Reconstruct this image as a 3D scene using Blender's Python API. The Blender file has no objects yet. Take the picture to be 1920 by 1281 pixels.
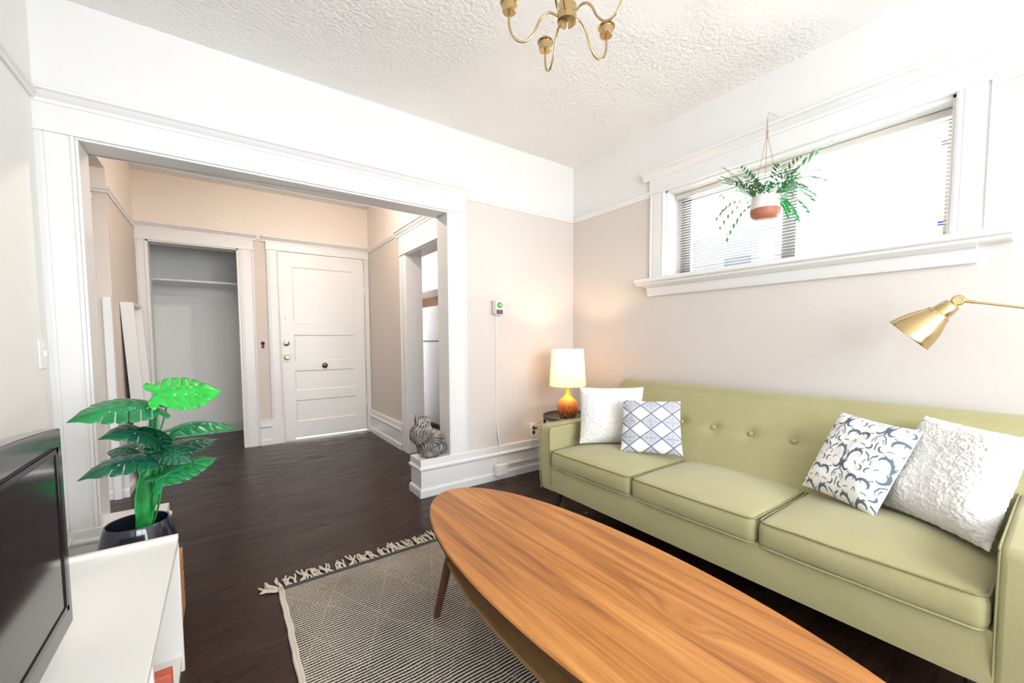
import bpy, bmesh, math, random
from math import sin, cos, pi, radians, sqrt, atan2, exp
from mathutils import Vector, Matrix, Euler, noise
from mathutils.geometry import delaunay_2d_cdt
random.seed(7)
C = bpy.context.scene.collection
sc = bpy.context.scene

# ------------------------------------------------------------------ camera
cam_d = bpy.data.cameras.new('camera'); cam = bpy.data.objects.new('camera', cam_d); C.objects.link(cam)
sc.camera = cam
yaw, pit, rol = radians(35.575), radians(-3.254), radians(-0.283)
fw = Vector((sin(yaw)*cos(pit), cos(yaw)*cos(pit), sin(pit)))
rt = Vector((cos(yaw), -sin(yaw), 0)); up = rt.cross(fw)
r2 = rt*cos(rol) + up*sin(rol); u2 = -rt*sin(rol) + up*cos(rol)
M = Matrix(((r2.x, u2.x, -fw.x, -2.5503), (r2.y, u2.y, -fw.y, -2.6282), (r2.z, u2.z, -fw.z, 1.0984), (0, 0, 0, 1)))
cam.matrix_world = M
cam_d.sensor_width = 36; cam_d.lens = 759.73/1920*36
cam_d.shift_y = (679.03-640.5)/1920
cam_d.clip_start = 0.02; cam_d.clip_end = 100

# ------------------------------------------------------------------ world, light, exposure
sc.view_settings.view_transform = 'Standard'; sc.view_settings.look = 'None'
sc.view_settings.gamma = 1; sc.view_settings.use_curve_mapping = False
sc.view_settings.exposure = 0.86
w = bpy.data.worlds.new('overcast_sky'); sc.world = w; w.use_nodes = True
nt = w.node_tree; bg = nt.nodes['Background']
tc = nt.nodes.new('ShaderNodeTexCoord'); sp = nt.nodes.new('ShaderNodeSeparateXYZ'); cr = nt.nodes.new('ShaderNodeValToRGB')
nt.links.new(tc.outputs['Generated'], sp.inputs[0]); nt.links.new(sp.outputs['Z'], cr.inputs[0]); nt.links.new(cr.outputs[0], bg.inputs[0])
cr.color_ramp.elements[0].position = 0.0; cr.color_ramp.elements[0].color = (.62, .62, .60, 1)
cr.color_ramp.elements[1].position = 0.15; cr.color_ramp.elements[1].color = (.93, .97, 1, 1)
bg.inputs[1].default_value = 1.2
def area(name, loc, rot, sx, sy, power, col):
    d = bpy.data.lights.new(name, 'AREA'); d.shape = 'RECTANGLE'; d.size = sx; d.size_y = sy; d.energy = power; d.color = col
    o = bpy.data.objects.new(name, d); C.objects.link(o); o.location = loc; o.rotation_euler = rot; return o
# daylight entering through the big window behind the camera and the small high window
area('daylight_front_window', (-1.55, -4.43, 1.45), (radians(90), 0, 0), 2.5, 1.7, 84, (.905, .95, 1))
area('daylight_side_window', (0.32, -1.6, 1.86), (0, radians(90), 0), .62, 1.4, 16, (.95, .98, 1))
def point(name, loc, power, col, r=.03):
    d = bpy.data.lights.new(name, 'POINT'); d.energy = power; d.color = col; d.shadow_soft_size = r
    o = bpy.data.objects.new(name, d); C.objects.link(o); o.location = loc; return o

# ------------------------------------------------------------------ materials
def mat(name, col=(.8, .8, .8), rough=.5, metal=0, spec=.5, **kw):
    m = bpy.data.materials.new(name); m.use_nodes = True
    b = m.node_tree.nodes['Principled BSDF']
    b.inputs['Base Color'].default_value = (*col, 1); b.inputs['Roughness'].default_value = rough
    b.inputs['Metallic'].default_value = metal; b.inputs['Specular IOR Level'].default_value = spec
    for k, v in kw.items(): b.inputs[k.replace('_', ' ')].default_value = v
    return m
class NT:
    def __init__(s, m): s.t = m.node_tree; s.b = s.t.nodes['Principled BSDF']
    def n(s, typ, **kw):
        x = s.t.nodes.new('ShaderNode'+typ)
        for k, v in kw.items(): setattr(x, k, v)
        return x
    def l(s, a, b): s.t.links.new(a, b)
    def coord(s, kind='Object', scale=(1, 1, 1)):
        tc = s.n('TexCoord'); mp = s.n('Mapping'); mp.inputs['Scale'].default_value = scale
        s.l(tc.outputs[kind], mp.inputs[0]); return mp.outputs[0]
    def noise(s, vec, scale, detail=3, rough=.5, dist=0):
        x = s.n('TexNoise'); x.inputs['Scale'].default_value = scale; x.inputs['Detail'].default_value = detail
        x.inputs['Roughness'].default_value = rough; x.inputs['Distortion'].default_value = dist
        if vec is not None: s.l(vec, x.inputs['Vector'])
        return x.outputs['Fac']
    def ramp(s, fac, stops, interp='LINEAR'):
        r = s.n('ValToRGB'); r.color_ramp.interpolation = interp
        e = r.color_ramp.elements
        while len(e) < len(stops): e.new(.5)
        for i, (p, c) in enumerate(stops): e[i].position = p; e[i].color = (*c, 1) if len(c) == 3 else c
        s.l(fac, r.inputs[0]); return r.outputs[0]
    def math(s, op, a, b=None, c=None):
        x = s.n('Math', operation=op)
        for i, v in enumerate((a, b, c)):
            if v is None: continue
            if isinstance(v, (int, float)): x.inputs[i].default_value = v
            else: s.l(v, x.inputs[i])
        return x.outputs[0]
    def mix(s, f, a, b, blend='MIX'):
        x = s.n('Mix', data_type='RGBA', blend_type=blend)
        for i, v in ((0, f), (6, a), (7, b)):
            if isinstance(v, (int, float)): x.inputs[i].default_value = v
            elif isinstance(v, tuple): x.inputs[i].default_value = (*v, 1)
            else: s.l(v, x.inputs[i])
        return x.outputs[2]
    def bump(s, h, strength=.3, dist=.01):
        x = s.n('Bump'); x.inputs['Strength'].default_value = strength; x.inputs['Distance'].default_value = dist
        s.l(h, x.inputs['Height']); s.l(x.outputs[0], s.b.inputs['Normal'])
    def col(s, c): s.l(c, s.b.inputs['Base Color'])

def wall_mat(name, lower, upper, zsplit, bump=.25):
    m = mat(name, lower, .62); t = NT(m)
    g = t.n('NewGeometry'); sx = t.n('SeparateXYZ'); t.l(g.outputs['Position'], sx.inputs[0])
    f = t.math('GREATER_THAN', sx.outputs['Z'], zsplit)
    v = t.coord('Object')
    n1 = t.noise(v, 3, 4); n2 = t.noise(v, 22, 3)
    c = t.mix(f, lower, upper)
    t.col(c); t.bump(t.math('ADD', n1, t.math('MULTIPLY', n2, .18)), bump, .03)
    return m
BEIGE = (.665, .615, .575)
CREAM = (.90, .875, .84)
m_wall = wall_mat('painted_plaster', BEIGE, (.80, .79, .775), 2.13)
m_wall_r = wall_mat('painted_plaster_window_side', BEIGE, (.80, .79, .775), 2.13)
m_wall_l = wall_mat('plaster_left_light_tint', (.84, .855, .82), (.82, .82, .80), 2.13)  # same paint as the beige walls; cool daylight is put into the lower colour
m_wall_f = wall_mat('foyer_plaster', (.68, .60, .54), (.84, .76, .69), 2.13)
m_closet = mat('closet_paint', (.95, .96, .94), .6)
m_trim = mat('gloss_white_trim', (.80, .79, .785), .32)
t = NT(m_trim); t.bump(t.noise(t.coord('Object'), 14, 3), .12, .01)
m_ceil = mat('stippled_ceiling', (.88, .87, .855), .8)
t = NT(m_ceil); v = t.coord('Object'); a = t.noise(v, 48, 3, .6); b2 = t.noise(v, 2.2, 2)
msk = t.ramp(t.noise(v, .9, 2), [(.40, (0, 0, 0)), (.52, (1, 1, 1))])
t.bump(t.math('ADD', t.math('MULTIPLY', t.math('MULTIPLY', a, msk), .50), b2), .7, .032)
# dark floor
m_floor = mat('espresso_plank_floor', (.03, .018, .013), .3, spec=.22)
t = NT(m_floor); v = t.coord('Object')
br = t.n('TexBrick'); br.offset = .37; br.inputs['Scale'].default_value = 1
br.inputs['Brick Width'].default_value = 1.3; br.inputs['Row Height'].default_value = .083; br.inputs['Mortar Size'].default_value = .0012
br.inputs['Color1'].default_value = (.030, .015, .011, 1); br.inputs['Color2'].default_value = (.046, .024, .018, 1); br.inputs['Mortar'].default_value = (.012, .007, .005, 1)
br.inputs['Bias'].default_value = 0
t.l(v, br.inputs['Vector'])
g1 = t.noise(t.coord('Object', (3, 60, 1)), 1, 5, .6)
t.col(t.mix(.75, br.outputs['Color'], t.ramp(g1, [(.3, (.45, .42, .4)), (.75, (1.5, 1.4, 1.35))]), 'MULTIPLY'))
t.l(t.ramp(t.noise(t.coord('Object', (2, 9, 1)), 2, 4), [(.3, (.22,)*3), (.7, (.42,)*3)]), t.b.inputs['Roughness'])
t.bump(t.math('ADD', t.math('MULTIPLY', br.outputs['Fac'], -1.0), t.math('MULTIPLY', g1, .25)), .12, .002)

def fabric(name, c1, c2, scale=900, rough=.95, bump=.35):
    m = mat(name, c1, rough, spec=.15); t = NT(m); v = t.coord('Object')
    a = t.noise(v, scale, 2, .7); b = t.noise(v, 6, 3)
    f = t.math('ADD', t.math('MULTIPLY', a, .8), t.math('MULTIPLY', b, .2))
    t.col(t.ramp(f, [(.35, c1), (.65, c2)])); t.bump(a, bump, .002)
    t.b.inputs['Sheen Weight'].default_value = .25
    return m
m_sofa = fabric('olive_weave', (.335, .305, .145), (.445, .41, .225), 650)
m_pipe = fabric('olive_piping', (.22, .20, .085), (.30, .28, .13), 650)
m_fluff = fabric('white_boucle', (.70, .68, .65), (.84, .82, .795), 260, bump=.6)
m_blackwood = mat('black_lacquer', (.012, .011, .012), .3)
m_brass = mat('brushed_brass', (.56, .41, .21), .24, 1)
m_chrome = mat('nickel', (.75, .72, .66), .2, 1)
m_blackmetal = mat('black_metal', (.03, .03, .032), .4, .6)
m_white_lam = mat('cream_laminate', (.80, .785, .74), .35)
m_white_lam_edge = mat('cream_laminate_edge', (.80, .80, .77), .4)
m_plastic = mat('white_plastic', (.85, .85, .82), .35)
m_appl = mat('fridge_enamel', (.36, .375, .40), .35)
m_cab = mat('cabinet_paint', (.80, .74, .73), .4)
m_brown = mat('brown_wood_niche', (.06, .022, .012), .5)
def wood(name, dark, mid, light, sc_=(14, .8, 14), rough=.38, knot=None):
    m = mat(name, mid, rough); t = NT(m)
    tc = t.n('TexCoord'); vec = tc.outputs['Object']
    if knot:
        sx = t.n('SeparateXYZ'); t.l(vec, sx.inputs[0])
        dx = t.math('SUBTRACT', sx.outputs['X'], knot[0]); dy = t.math('SUBTRACT', sx.outputs['Y'], knot[1])
        d2 = t.math('ADD', t.math('MULTIPLY', t.math('MULTIPLY', dx, dx), 900), t.math('MULTIPLY', t.math('MULTIPLY', dy, dy), 90))
        e = t.math('POWER', 2.718, t.math('MULTIPLY', d2, -1))
        nx = t.math('ADD', sx.outputs['X'], t.math('MULTIPLY', e, .05))
        cx = t.n('CombineXYZ'); t.l(nx, cx.inputs[0]); t.l(sx.outputs['Y'], cx.inputs[1]); t.l(sx.outputs['Z'], cx.inputs[2])
        vec = cx.outputs[0]
    mp = t.n('Mapping'); mp.inputs['Scale'].default_value = sc_; t.l(vec, mp.inputs[0])
    n1 = t.noise(mp.outputs[0], 1.6, 4, .55, .6)
    mp2 = t.n('Mapping'); mp2.inputs['Scale'].default_value = tuple(s*7 if s > 3 else s*2.2 for s in sc_); t.l(vec, mp2.inputs[0])
    n2 = t.noise(mp2.outputs[0], 1.4, 4, .6, .3)
    f = t.math('ADD', t.math('MULTIPLY', n1, .68), t.math('MULTIPLY', n2, .32))
    t.b.inputs['Specular IOR Level'].default_value = .3
    t.col(t.ramp(f, [(.34, dark), (.49, mid), (.64, light)])); t.bump(n2, .08, .002)
    return m
m_walnut = wood('walnut_top', (.19, .062, .016), (.42, .160, .036), (.55, .25, .070), (12, .7, 12), .33, (0.0375, -.284))
m_walnut_edge = wood('walnut_edge', (.06, .025, .012), (.085, .038, .02), (.12, .055, .03), (6, 1, 40), .45)
m_shelfwood = wood('shelf_veneer', (.20, .10, .04), (.30, .16, .065), (.36, .21, .10), (13, .9, 13), .45)
m_leg = wood('walnut_leg', (.07, .030, .016), (.105, .048, .026), (.15, .07, .04), (30, 30, 2), .4)
m_crate = wood('pine_crate', (.40, .17, .06), (.55, .27, .10), (.65, .36, .16), (3, 3, 30), .5)

# ------------------------------------------------------------------ mesh helpers
class MB:
    def __init__(s): s.v = []; s.f = []; s.mi = []; s.cur = 0
    def add(s, vs, fs):
        o = len(s.v); s.v += [tuple(v) for v in vs]; s.f += [tuple(i+o for i in f) for f in fs]; s.mi += [s.cur]*len(fs); return s
    def box(s, x0, x1, y0, y1, z0, z1):
        return s.add([(x0, y0, z0), (x1, y0, z0), (x1, y1, z0), (x0, y1, z0), (x0, y0, z1), (x1, y0, z1), (x1, y1, z1), (x0, y1, z1)],
                     [(0, 3, 2, 1), (4, 5, 6, 7), (0, 1, 5, 4), (1, 2, 6, 5), (2, 3, 7, 6), (3, 0, 4, 7)])
    def prism(s, prof, o, u, v, w):
        """2D profile in the (u,v) frame at origin o swept along vector w"""
        o, u, v, w = map(Vector, (o, u, v, w)); n = len(prof)
        a = [o+u*p[0]+v*p[1] for p in prof]; b = [p+w for p in a]
        fs = [(i, (i+1) % n, n+(i+1) % n, n+i) for i in range(n)]+[tuple(range(n))[::-1], tuple(range(n, 2*n))]
        return s.add(a+b, fs)
    def tube(s, pts, r, n=10, cap=True):
        pts = [Vector(p) for p in pts]; k = len(pts)
        rs = r if isinstance(r, (list, tuple)) else [r]*k
        vs = []; prev = None
        for i, p in enumerate(pts):
            d = (pts[min(i+1, k-1)]-pts[max(i-1, 0)]).normalized()
            if prev is None:
                a = d.orthogonal().normalized()
            else:
                a = (prev-d*prev.dot(d))
                a = a.normalized() if a.length > 1e-6 else d.orthogonal().normalized()
            prev = a; b = d.cross(a)
            for j in range(n):
                t = 2*pi*j/n; vs.append(p+(a*cos(t)+b*sin(t))*rs[i])
        fs = [(i*n+j, i*n+(j+1) % n, (i+1)*n+(j+1) % n, (i+1)*n+j) for i in range(k-1) for j in range(n)]
        if cap: fs += [tuple(range(n))[::-1], tuple(range((k-1)*n, k*n))]
        return s.add(vs, fs)
    def lathe(s, prof, c=(0, 0, 0), axis=(0, 0, 1), n=40):
        """prof list of (radius, height)"""
        ax = Vector(axis).normalized(); a = ax.orthogonal().normalized()
        if abs(ax.z) > .999: a = Vector((1, 0, 0))
        b = ax.cross(a); c = Vector(c); vs = []
        for r, h in prof:
            for j in range(n):
                t = 2*pi*j/n; vs.append(c+ax*h+(a*cos(t)+b*sin(t))*max(r, 1e-4))
        fs = [(i*n+j, i*n+(j+1) % n, (i+1)*n+(j+1) % n, (i+1)*n+j) for i in range(len(prof)-1) for j in range(n)]
        return s.add(vs, fs)
    def ball(s, c, r, n=16, m=10):
        rx, ry, rz = r if isinstance(r, (tuple, list)) else (r, r, r)
        vs = [(c[0]+rx*sin(pi*i/m)*cos(2*pi*j/n), c[1]+ry*sin(pi*i/m)*sin(2*pi*j/n), c[2]+rz*cos(pi*i/m)) for i in range(m+1) for j in range(n)]
        fs = [(i*n+j, (i+1)*n+j, (i+1)*n+(j+1) % n, i*n+(j+1) % n) for i in range(m) for j in range(n)]
        return s.add(vs, fs)
    def build(s, name, m, parent=None, smooth=None, bevel=0, seg=2, clean=False, loc=None):
        me = bpy.data.meshes.new(name); vs = s.v
        if loc is not None: vs = [(x-loc[0], y-loc[1], z-loc[2]) for x, y, z in vs]
        me.from_pydata(vs, [], s.f)
        ms = m if isinstance(m, (list, tuple)) else [m]
        for q in ms: me.materials.append(q)
        if len(ms) > 1: me.polygons.foreach_set('material_index', s.mi)
        bm = bmesh.new(); bm.from_mesh(me)
        bmesh.ops.remove_doubles(bm, verts=bm.verts, dist=1e-5)
        bmesh.ops.recalc_face_normals(bm, faces=bm.faces); bm.to_mesh(me); bm.free()
        o = bpy.data.objects.new(name, me); C.objects.link(o)
        if loc is not None: o.location = loc
        if parent is not None: o.parent = parent
        if smooth is not None:
            me.polygons.foreach_set('use_smooth', [True]*len(me.polygons))
            if smooth < 180: me.set_sharp_from_angle(angle=radians(smooth))
        if bevel:
            b = o.modifiers.new('bevel', 'BEVEL'); b.width = bevel; b.segments = seg; b.limit_method = 'ANGLE'; b.angle_limit = radians(40)
            if smooth is None:
                me.polygons.foreach_set('use_smooth', [True]*len(me.polygons)); me.set_sharp_from_angle(angle=radians(50))
        return o
def tag(o, label, cat, group=None, kind=None):
    o['label'] = label; o['category'] = cat
    if group: o['group'] = group
    if kind: o['kind'] = kind
    return o
def thing(name, loc, label, cat, group=None, rz=0):
    o = bpy.data.objects.new(name, None); C.objects.link(o); o.location = loc; o.rotation_euler = (0, 0, rz); o.empty_display_size = .05
    tag(o, label, cat, group); return o
def keep(o, root):
    """parent a mesh authored in world coordinates (root unrotated)"""
    o.parent = root; o.matrix_parent_inverse = Matrix.Translation(root.location).inverted(); return o
def struct(o, label=None, cat=None):
    o['kind'] = 'structure'
    if label: o['label'] = label
    if cat: o['category'] = cat
    return o
def curve_pts(ctrl, n=24):
    """Catmull-Rom through the control points"""
    P = [Vector(p) for p in ctrl]; P = [P[0]*2-P[1]]+P+[P[-1]*2-P[-2]]; out = []
    segs = len(P)-3
    for i in range(segs):
        for k in range(n//segs+1):
            t = k/(n//segs+1); a, b, c, d = P[i:i+4]
            out.append(.5*((2*b)+(c-a)*t+(2*a-5*b+4*c-d)*t*t+(-a+3*b-3*c+d)*t**3))
    out.append(P[-2]); return out

def soft_box(cx, cy, cz, sx, sy, sz, r=.03, puff=(0, 0, 0), n=(10, 10, 5), mb=None, top_only=False, wob=0, seed=0):
    """rounded cushion block (full sizes), surfaces bulging by puff"""
    mb = mb or MB(); hx, hy, hz = sx/2, sy/2, sz/2
    bm = bmesh.new(); nx, ny, nz = n
    pts = {}; vs = []; fs = []
    def vid(i, j, k):
        key = (i, j, k)
        if key in pts: return pts[key]
        def st(a, m, h):  # denser near the edges
            t = 2*a/m-1; return math.copysign(1-(1-abs(t))**1.6, t)*h
        p = Vector((st(i, nx, hx), st(j, ny, hy), st(k, nz, hz)))
        q = Vector((max(-hx+r, min(hx-r, p.x)), max(-hy+r, min(hy-r, p.y)), max(-hz+r, min(hz-r, p.z))))
        d = p-q
        # project the surface point of the box onto the rounded one
        if d.length > 1e-9: p = q+d.normalized()*r
        u, v, w = p.x/hx, p.y/hy, p.z/hz
        e = Vector((puff[0]*u*(1-v*v)*(1-w*w), puff[1]*v*(1-u*u)*(1-w*w), puff[2]*w*(1-u*u)*(1-v*v)))
        if top_only and w < 0: e.z = 0
        p = p+e
        if wob: p += Vector((noise.noise((p.x*9+seed, p.y*9, p.z*9)), noise.noise((p.x*9, p.y*9+seed, p.z*9+4)), noise.noise((p.x*8+5, p.y*8, p.z*8+seed))))*wob
        pts[key] = len(vs); vs.append((cx+p.x, cy+p.y, cz+p.z)); return pts[key]
    for i in range(nx):
        for j in range(ny):
            for k in (0, nz): fs.append((vid(i, j, k), vid(i+1, j, k), vid(i+1, j+1, k), vid(i, j+1, k)))
    for i in range(nx):
        for k in range(nz):
            for j in (0, ny): fs.append((vid(i, j, k), vid(i+1, j, k), vid(i+1, j, k+1), vid(i, j, k+1)))
    for j in range(ny):
        for k in range(nz):
            for i in (0, nx): fs.append((vid(i, j, k), vid(i, j+1, k), vid(i, j+1, k+1), vid(i, j, k+1)))
    bm.free(); return mb.add(vs, fs)

# ================================================================== STRUCTURE
ZC = 2.58; ZF = 2.62; XL = -3.164; T = .14; D = 2.31
O0, O1, OT = -3.045, -1.224, 1.9965
ZTOP = 2.75
struct(MB().box(-4.8, .9, -4.5, 4.0, -.1, 0).build('floor', m_floor))
struct(MB().box(-3.40, .22, -4.45, T, ZC, ZTOP).build('ceiling', m_ceil))
struct(MB().box(-4.75, .9, T, 4.0, ZF, ZTOP).build('ceiling', m_ceil))
def holed(x0, x1, y0, y1, z0, z1, holes, axis, thick):
    """wall slab with rectangular holes; axis = long axis ('x' or 'y'), holes = (a0, a1, z0, z1)"""
    mb = MB(); xs = sorted({x0 if axis == 'x' else y0, x1 if axis == 'x' else y1, *[h[0] for h in holes], *[h[1] for h in holes]})
    zs = sorted({z0, z1, *[h[2] for h in holes], *[h[3] for h in holes]})
    for a, b in zip(xs, xs[1:]):
        run = None
        for c, d in zip(zs, zs[1:]):
            inside = any(h[0]-1e-6 <= a and b <= h[1]+1e-6 and h[2]-1e-6 <= c and d <= h[3]+1e-6 for h in holes)
            if not inside:
                if axis == 'x': mb.box(a, b, y0, y1, c, d)
                else: mb.box(x0, x1, a, b, c, d)
    return mb
W0, W1, WZ0, WZ1 = -2.287, -.912, 1.522, 2.118
struct(holed(0, .2, -4.45, T, 0, ZTOP, [(W0, W1, WZ0, WZ1)], 'y', .2).build('wall_right', m_wall_r))
struct(holed(XL-.2, 0, 0, T, 0, ZTOP, [(O0, O1, 0, OT)], 'x', T).build('wall_back', m_wall))
struct(MB().box(XL-.2, XL, -4.45, 0, 0, ZTOP).build('wall_left', m_wall_l))
struct(holed(XL-.2, .2, -4.45, -4.3, 0, ZTOP, [(-2.8, -.3, .6, 2.3)], 'x', .15).build('wall_front', m_wall))
# foyer
CL0, CL1, CLT = -3.075, -2.385, 2.012
DR0, DR1, DRT = -2.036, -1.158, 2.035
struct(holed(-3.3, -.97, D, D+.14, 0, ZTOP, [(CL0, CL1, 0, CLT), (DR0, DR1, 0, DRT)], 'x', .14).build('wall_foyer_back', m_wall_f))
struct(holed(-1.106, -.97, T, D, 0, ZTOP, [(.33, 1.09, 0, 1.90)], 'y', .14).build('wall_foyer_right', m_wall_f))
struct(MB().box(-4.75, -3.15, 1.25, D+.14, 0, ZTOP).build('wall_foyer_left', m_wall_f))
struct(MB().box(-4.75, -3.15, T, 1.25, 2.262, ZTOP).build('ceiling_hall_soffit', m_wall_f))
struct(MB().box(-4.8, -4.75, T, 1.25, 0, 2.4).build('wall_hall_end', m_wall_f))
mb = MB().box(-3.3, -3.2, D+.14, 3.35, 0, 2.45).box(-2.2, -2.1, D+.14, 3.35, 0, 2.45).box(-3.3, -2.1, 3.3, 3.4, 0, 2.45).box(-3.3, -2.1, D+.14, 3.4, 2.45, 2.5)
struct(mb.build('wall_closet', m_closet))
struct(MB().box(-.97, .75, 3.1, 3.2, 0, ZTOP).box(.7, .8, T, 3.2, 0, ZTOP).build('wall_kitchen', m_wall_f))
# outside stairwell behind the entry door (its light shows through the gap)
struct(MB().box(-2.1, -1.0, 3.3, 3.35, 0, 2.5).build('wall_stairwell', m_trim))

# ---- mouldings
BP = [(0, 0), (.034, 0), (.034, .048), (.029, .058), (.022, .062), (.022, .180), (.029, .185), (.035, .196), (.035, .204), (.028, .212), (.025, .218), (.025, .259), (.021, .263), (0, .263)]
def base_run(mb, a, b, out):
    """baseboard from a to b (xy points) standing out towards `out`"""
    a, b, out = Vector((*a, 0)), Vector((*b, 0)), Vector((*out, 0))
    mb.prism(BP, a, out, (0, 0, 1), b-a)
mb = MB(); base_run(mb, (O1+.0, 0), (-.034, 0), (0, -1)); struct(mb.build('baseboard_back', m_trim))
mb = MB(); base_run(mb, (0, 0), (0, -4.3), (-1, 0)); struct(mb.build('baseboard_right', m_trim))
mb = MB(); base_run(mb, (XL, 0), (XL, -4.3), (1, 0)); struct(mb.build('baseboard_left', m_trim))
mb = MB(); base_run(mb, (-1.106, D), (-1.106, 1.24), (-1, 0)); struct(mb.build('baseboard_foyer_right', m_trim))
mb = MB(); base_run(mb, (-2.255, D), (-2.145, D), (0, -1)); struct(mb.build('baseboard_foyer_back', m_trim))
mb = MB(); base_run(mb, (-3.15, 1.25), (-3.15, D), (1, 0)); base_run(mb, (-4.7, 1.25), (-3.116, 1.25), (0, -1)); struct(mb.build('baseboard_foyer_left', m_trim))
mb = MB(); mb.prism([(0, 0), (.02, 0), (.02, .10), (0, .12)], (-3.2, 3.3, 0), (0, -1, 0), (0, 0, 1), (1, 0, 0)); struct(mb.build('baseboard_closet', m_trim))
# pedestals: the baseboard wraps round the stub left in the opening
def pedestal(name, x0, x1, y0, y1, open_x, h=.263):
    """stepped block with its free end towards open_x (-1 = left end free, +1 = right end free)"""
    mb = MB(); s = h/.263
    rings = []
    for o, z in [(p[0], p[1]*s) for p in BP[1:-1]]:
        e = o-.034
        xa = x0-(e if open_x < 0 else 0); xb = x1+(e if open_x > 0 else 0)
        ya = y0-e; yb = y1+e
        rings.append([(xa, ya, z), (xb, ya, z), (xb, yb, z), (xa, yb, z)])
    vs = [v for r in rings for v in r]; k = len(rings)
    fs = [(i*4+j, i*4+(j+1) % 4, (i+1)*4+(j+1) % 4, (i+1)*4+j) for i in range(k-1) for j in range(4)]+[(3, 2, 1, 0), (k*4-4, k*4-3, k*4-2, k*4-1)]
    mb.add(vs, fs); return struct(mb.build(name, m_trim))
pedestal('trim_1', -1.475, O1+.001, -.034, T+.034, -1)
pedestal('trim_2', XL+.002, -2.80, -.034, T+.02, 1, .240)

CASE = [(0, 0), (0, .020), (.010, .024), (.016, .016), (.022, .016), (.026, .020), (.085, .020), (.089, .016), (.095, .016), (.101, .024), (.112, .020), (.112, 0)]
def casing_v(mb, a, out, along, z0, z1, width):
    """vertical fluted casing board: foot point a(xy), width direction `along`, standing out towards `out`"""
    k = width/.112
    mb.prism([(p[0]*k, p[1]) for p in CASE], (a[0], a[1], z0), (*along, 0), (*out, 0), (0, 0, z1-z0))
def header(mb, a, b, out, z0, z1, zcap, over=.03, ends=(1, 1)):
    """flat head board with bead below and crown above"""
    a, b, out = Vector((*a, 0)), Vector((*b, 0)), Vector((*out, 0)); d = (b-a).normalized()
    mb.prism([(0, z0), (.022, z0), (.022, z1), (0, z1)], a, out, (0, 0, 1), b-a)
    mb.prism([(0, z0-.001), (.030, z0-.001), (.030, z0+.010), (0, z0+.010)], a-d*.004, out, (0, 0, 1), b-a+d*.008)
    h = zcap-z1
    prof = [(0, z1-.004), (.028, z1-.004), (.030, z1+h*.2), (.042, z1+h*.35), (.052, z1+h*.62), (.064, z1+h*.72), (.066, zcap-.004), (.060, zcap), (0, zcap)]
    mb.prism(prof, a-d*over*ends[0], out, (0, 0, 1), b-a+d*over*(ends[0]+ends[1]))
# room opening
mb = MB(); casing_v(mb, (O0, 0), (0, -1), (-1, 0), .24, OT, .119); casing_v(mb, (O1, 0), (0, -1), (1, 0), .263, OT, .137)
header(mb, (XL, 0), (-1.087, 0), (0, -1), OT, 2.118, 2.171, .035, (0, 1))
struct(mb.build('trim_opening_casing', m_trim, smooth=30))
mb = MB()   # jamb lining
mb.box(O0, O0+.012, -.018, T+.01, 0, OT-.012).box(O1-.012, O1, -.018, T+.01, 0, OT-.012).box(O0, O1, -.018, T+.01, OT-.012, OT)
struct(mb.build('trim_opening_jamb', m_trim, bevel=.003))
# window trim
mb = MB(); casing_v(mb, (0, W1), (-1, 0), (0, 1), WZ0-.02, WZ1, .114); casing_v(mb, (0, W0), (-1, 0), (0, -1), WZ0-.02, WZ1, .108)
header(mb, (0, -2.40), (0, -.795), (-1, 0), WZ1, 2.222, 2.278, .045)
struct(mb.build('trim_window_casing', m_trim, smooth=30))
mb = MB()
mb.prism([(-.16, 1.474), (.075, 1.474), (.082, 1.480), (.082, 1.492), (.098, 1.494), (.104, 1.500), (.104, 1.514), (.098, 1.522), (-.16, 1.522)], (0, -.732, 0), (-1, 0, 0), (0, 0, 1), (0, -1.73, 0))
mb.prism([(0, 1.474), (.070, 1.474), (.060, 1.464), (.040, 1.458), (.032, 1.440), (.030, 1.418), (.020, 1.402), (0, 1.402)], (0, -.79, 0), (-1, 0, 0), (0, 0, 1), (0, -1.58, 0))
struct(mb.build('trim_window_sill', m_trim, smooth=30))
mb = MB().box(0, .2, W0-.001, W0+.012, WZ0, WZ1).box(0, .2, W1-.012, W1+.001, WZ0, WZ1).box(0, .2, W0, W1, WZ1-.012, WZ1+.001)
struct(mb.build('trim_window_reveal', m_trim))
# picture rails
RP = [(0, 0), (.010, 0), (.014, .012), (.024, .020), (.026, .030), (.020, .038), (0, .042)]
def rail(mb, a, b, out, z): mb.prism(RP, (*a, z), (*out, 0), (0, 0, 1), Vector((*b, 0))-Vector((*a, 0)))
mb = MB(); rail(mb, (-1.087, 0), (0, 0), (0, -1), 2.106); rail(mb, (0, 0), (0, -.798), (-1, 0), 2.106); rail(mb, (0, -2.395), (0, -4.3), (-1, 0), 2.106)
rail(mb, (XL, 0), (XL, -4.3), (1, 0), 2.120)
struct(mb.build('trim_picture_rail', m_trim, smooth=30))
mb = MB(); rail(mb, (-2.255, D), (-2.14, D), (0, -1), 2.112); rail(mb, (-1.106, D), (-1.106, 1.37), (-1, 0), 2.112); rail(mb, (-3.15, 1.25), (-3.15, D), (1, 0), 2.100); rail(mb, (-4.7, 1.25), (-3.126, 1.25), (0, -1), 2.100)
struct(mb.build('trim_foyer_picture_rail', m_trim, smooth=30))
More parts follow.
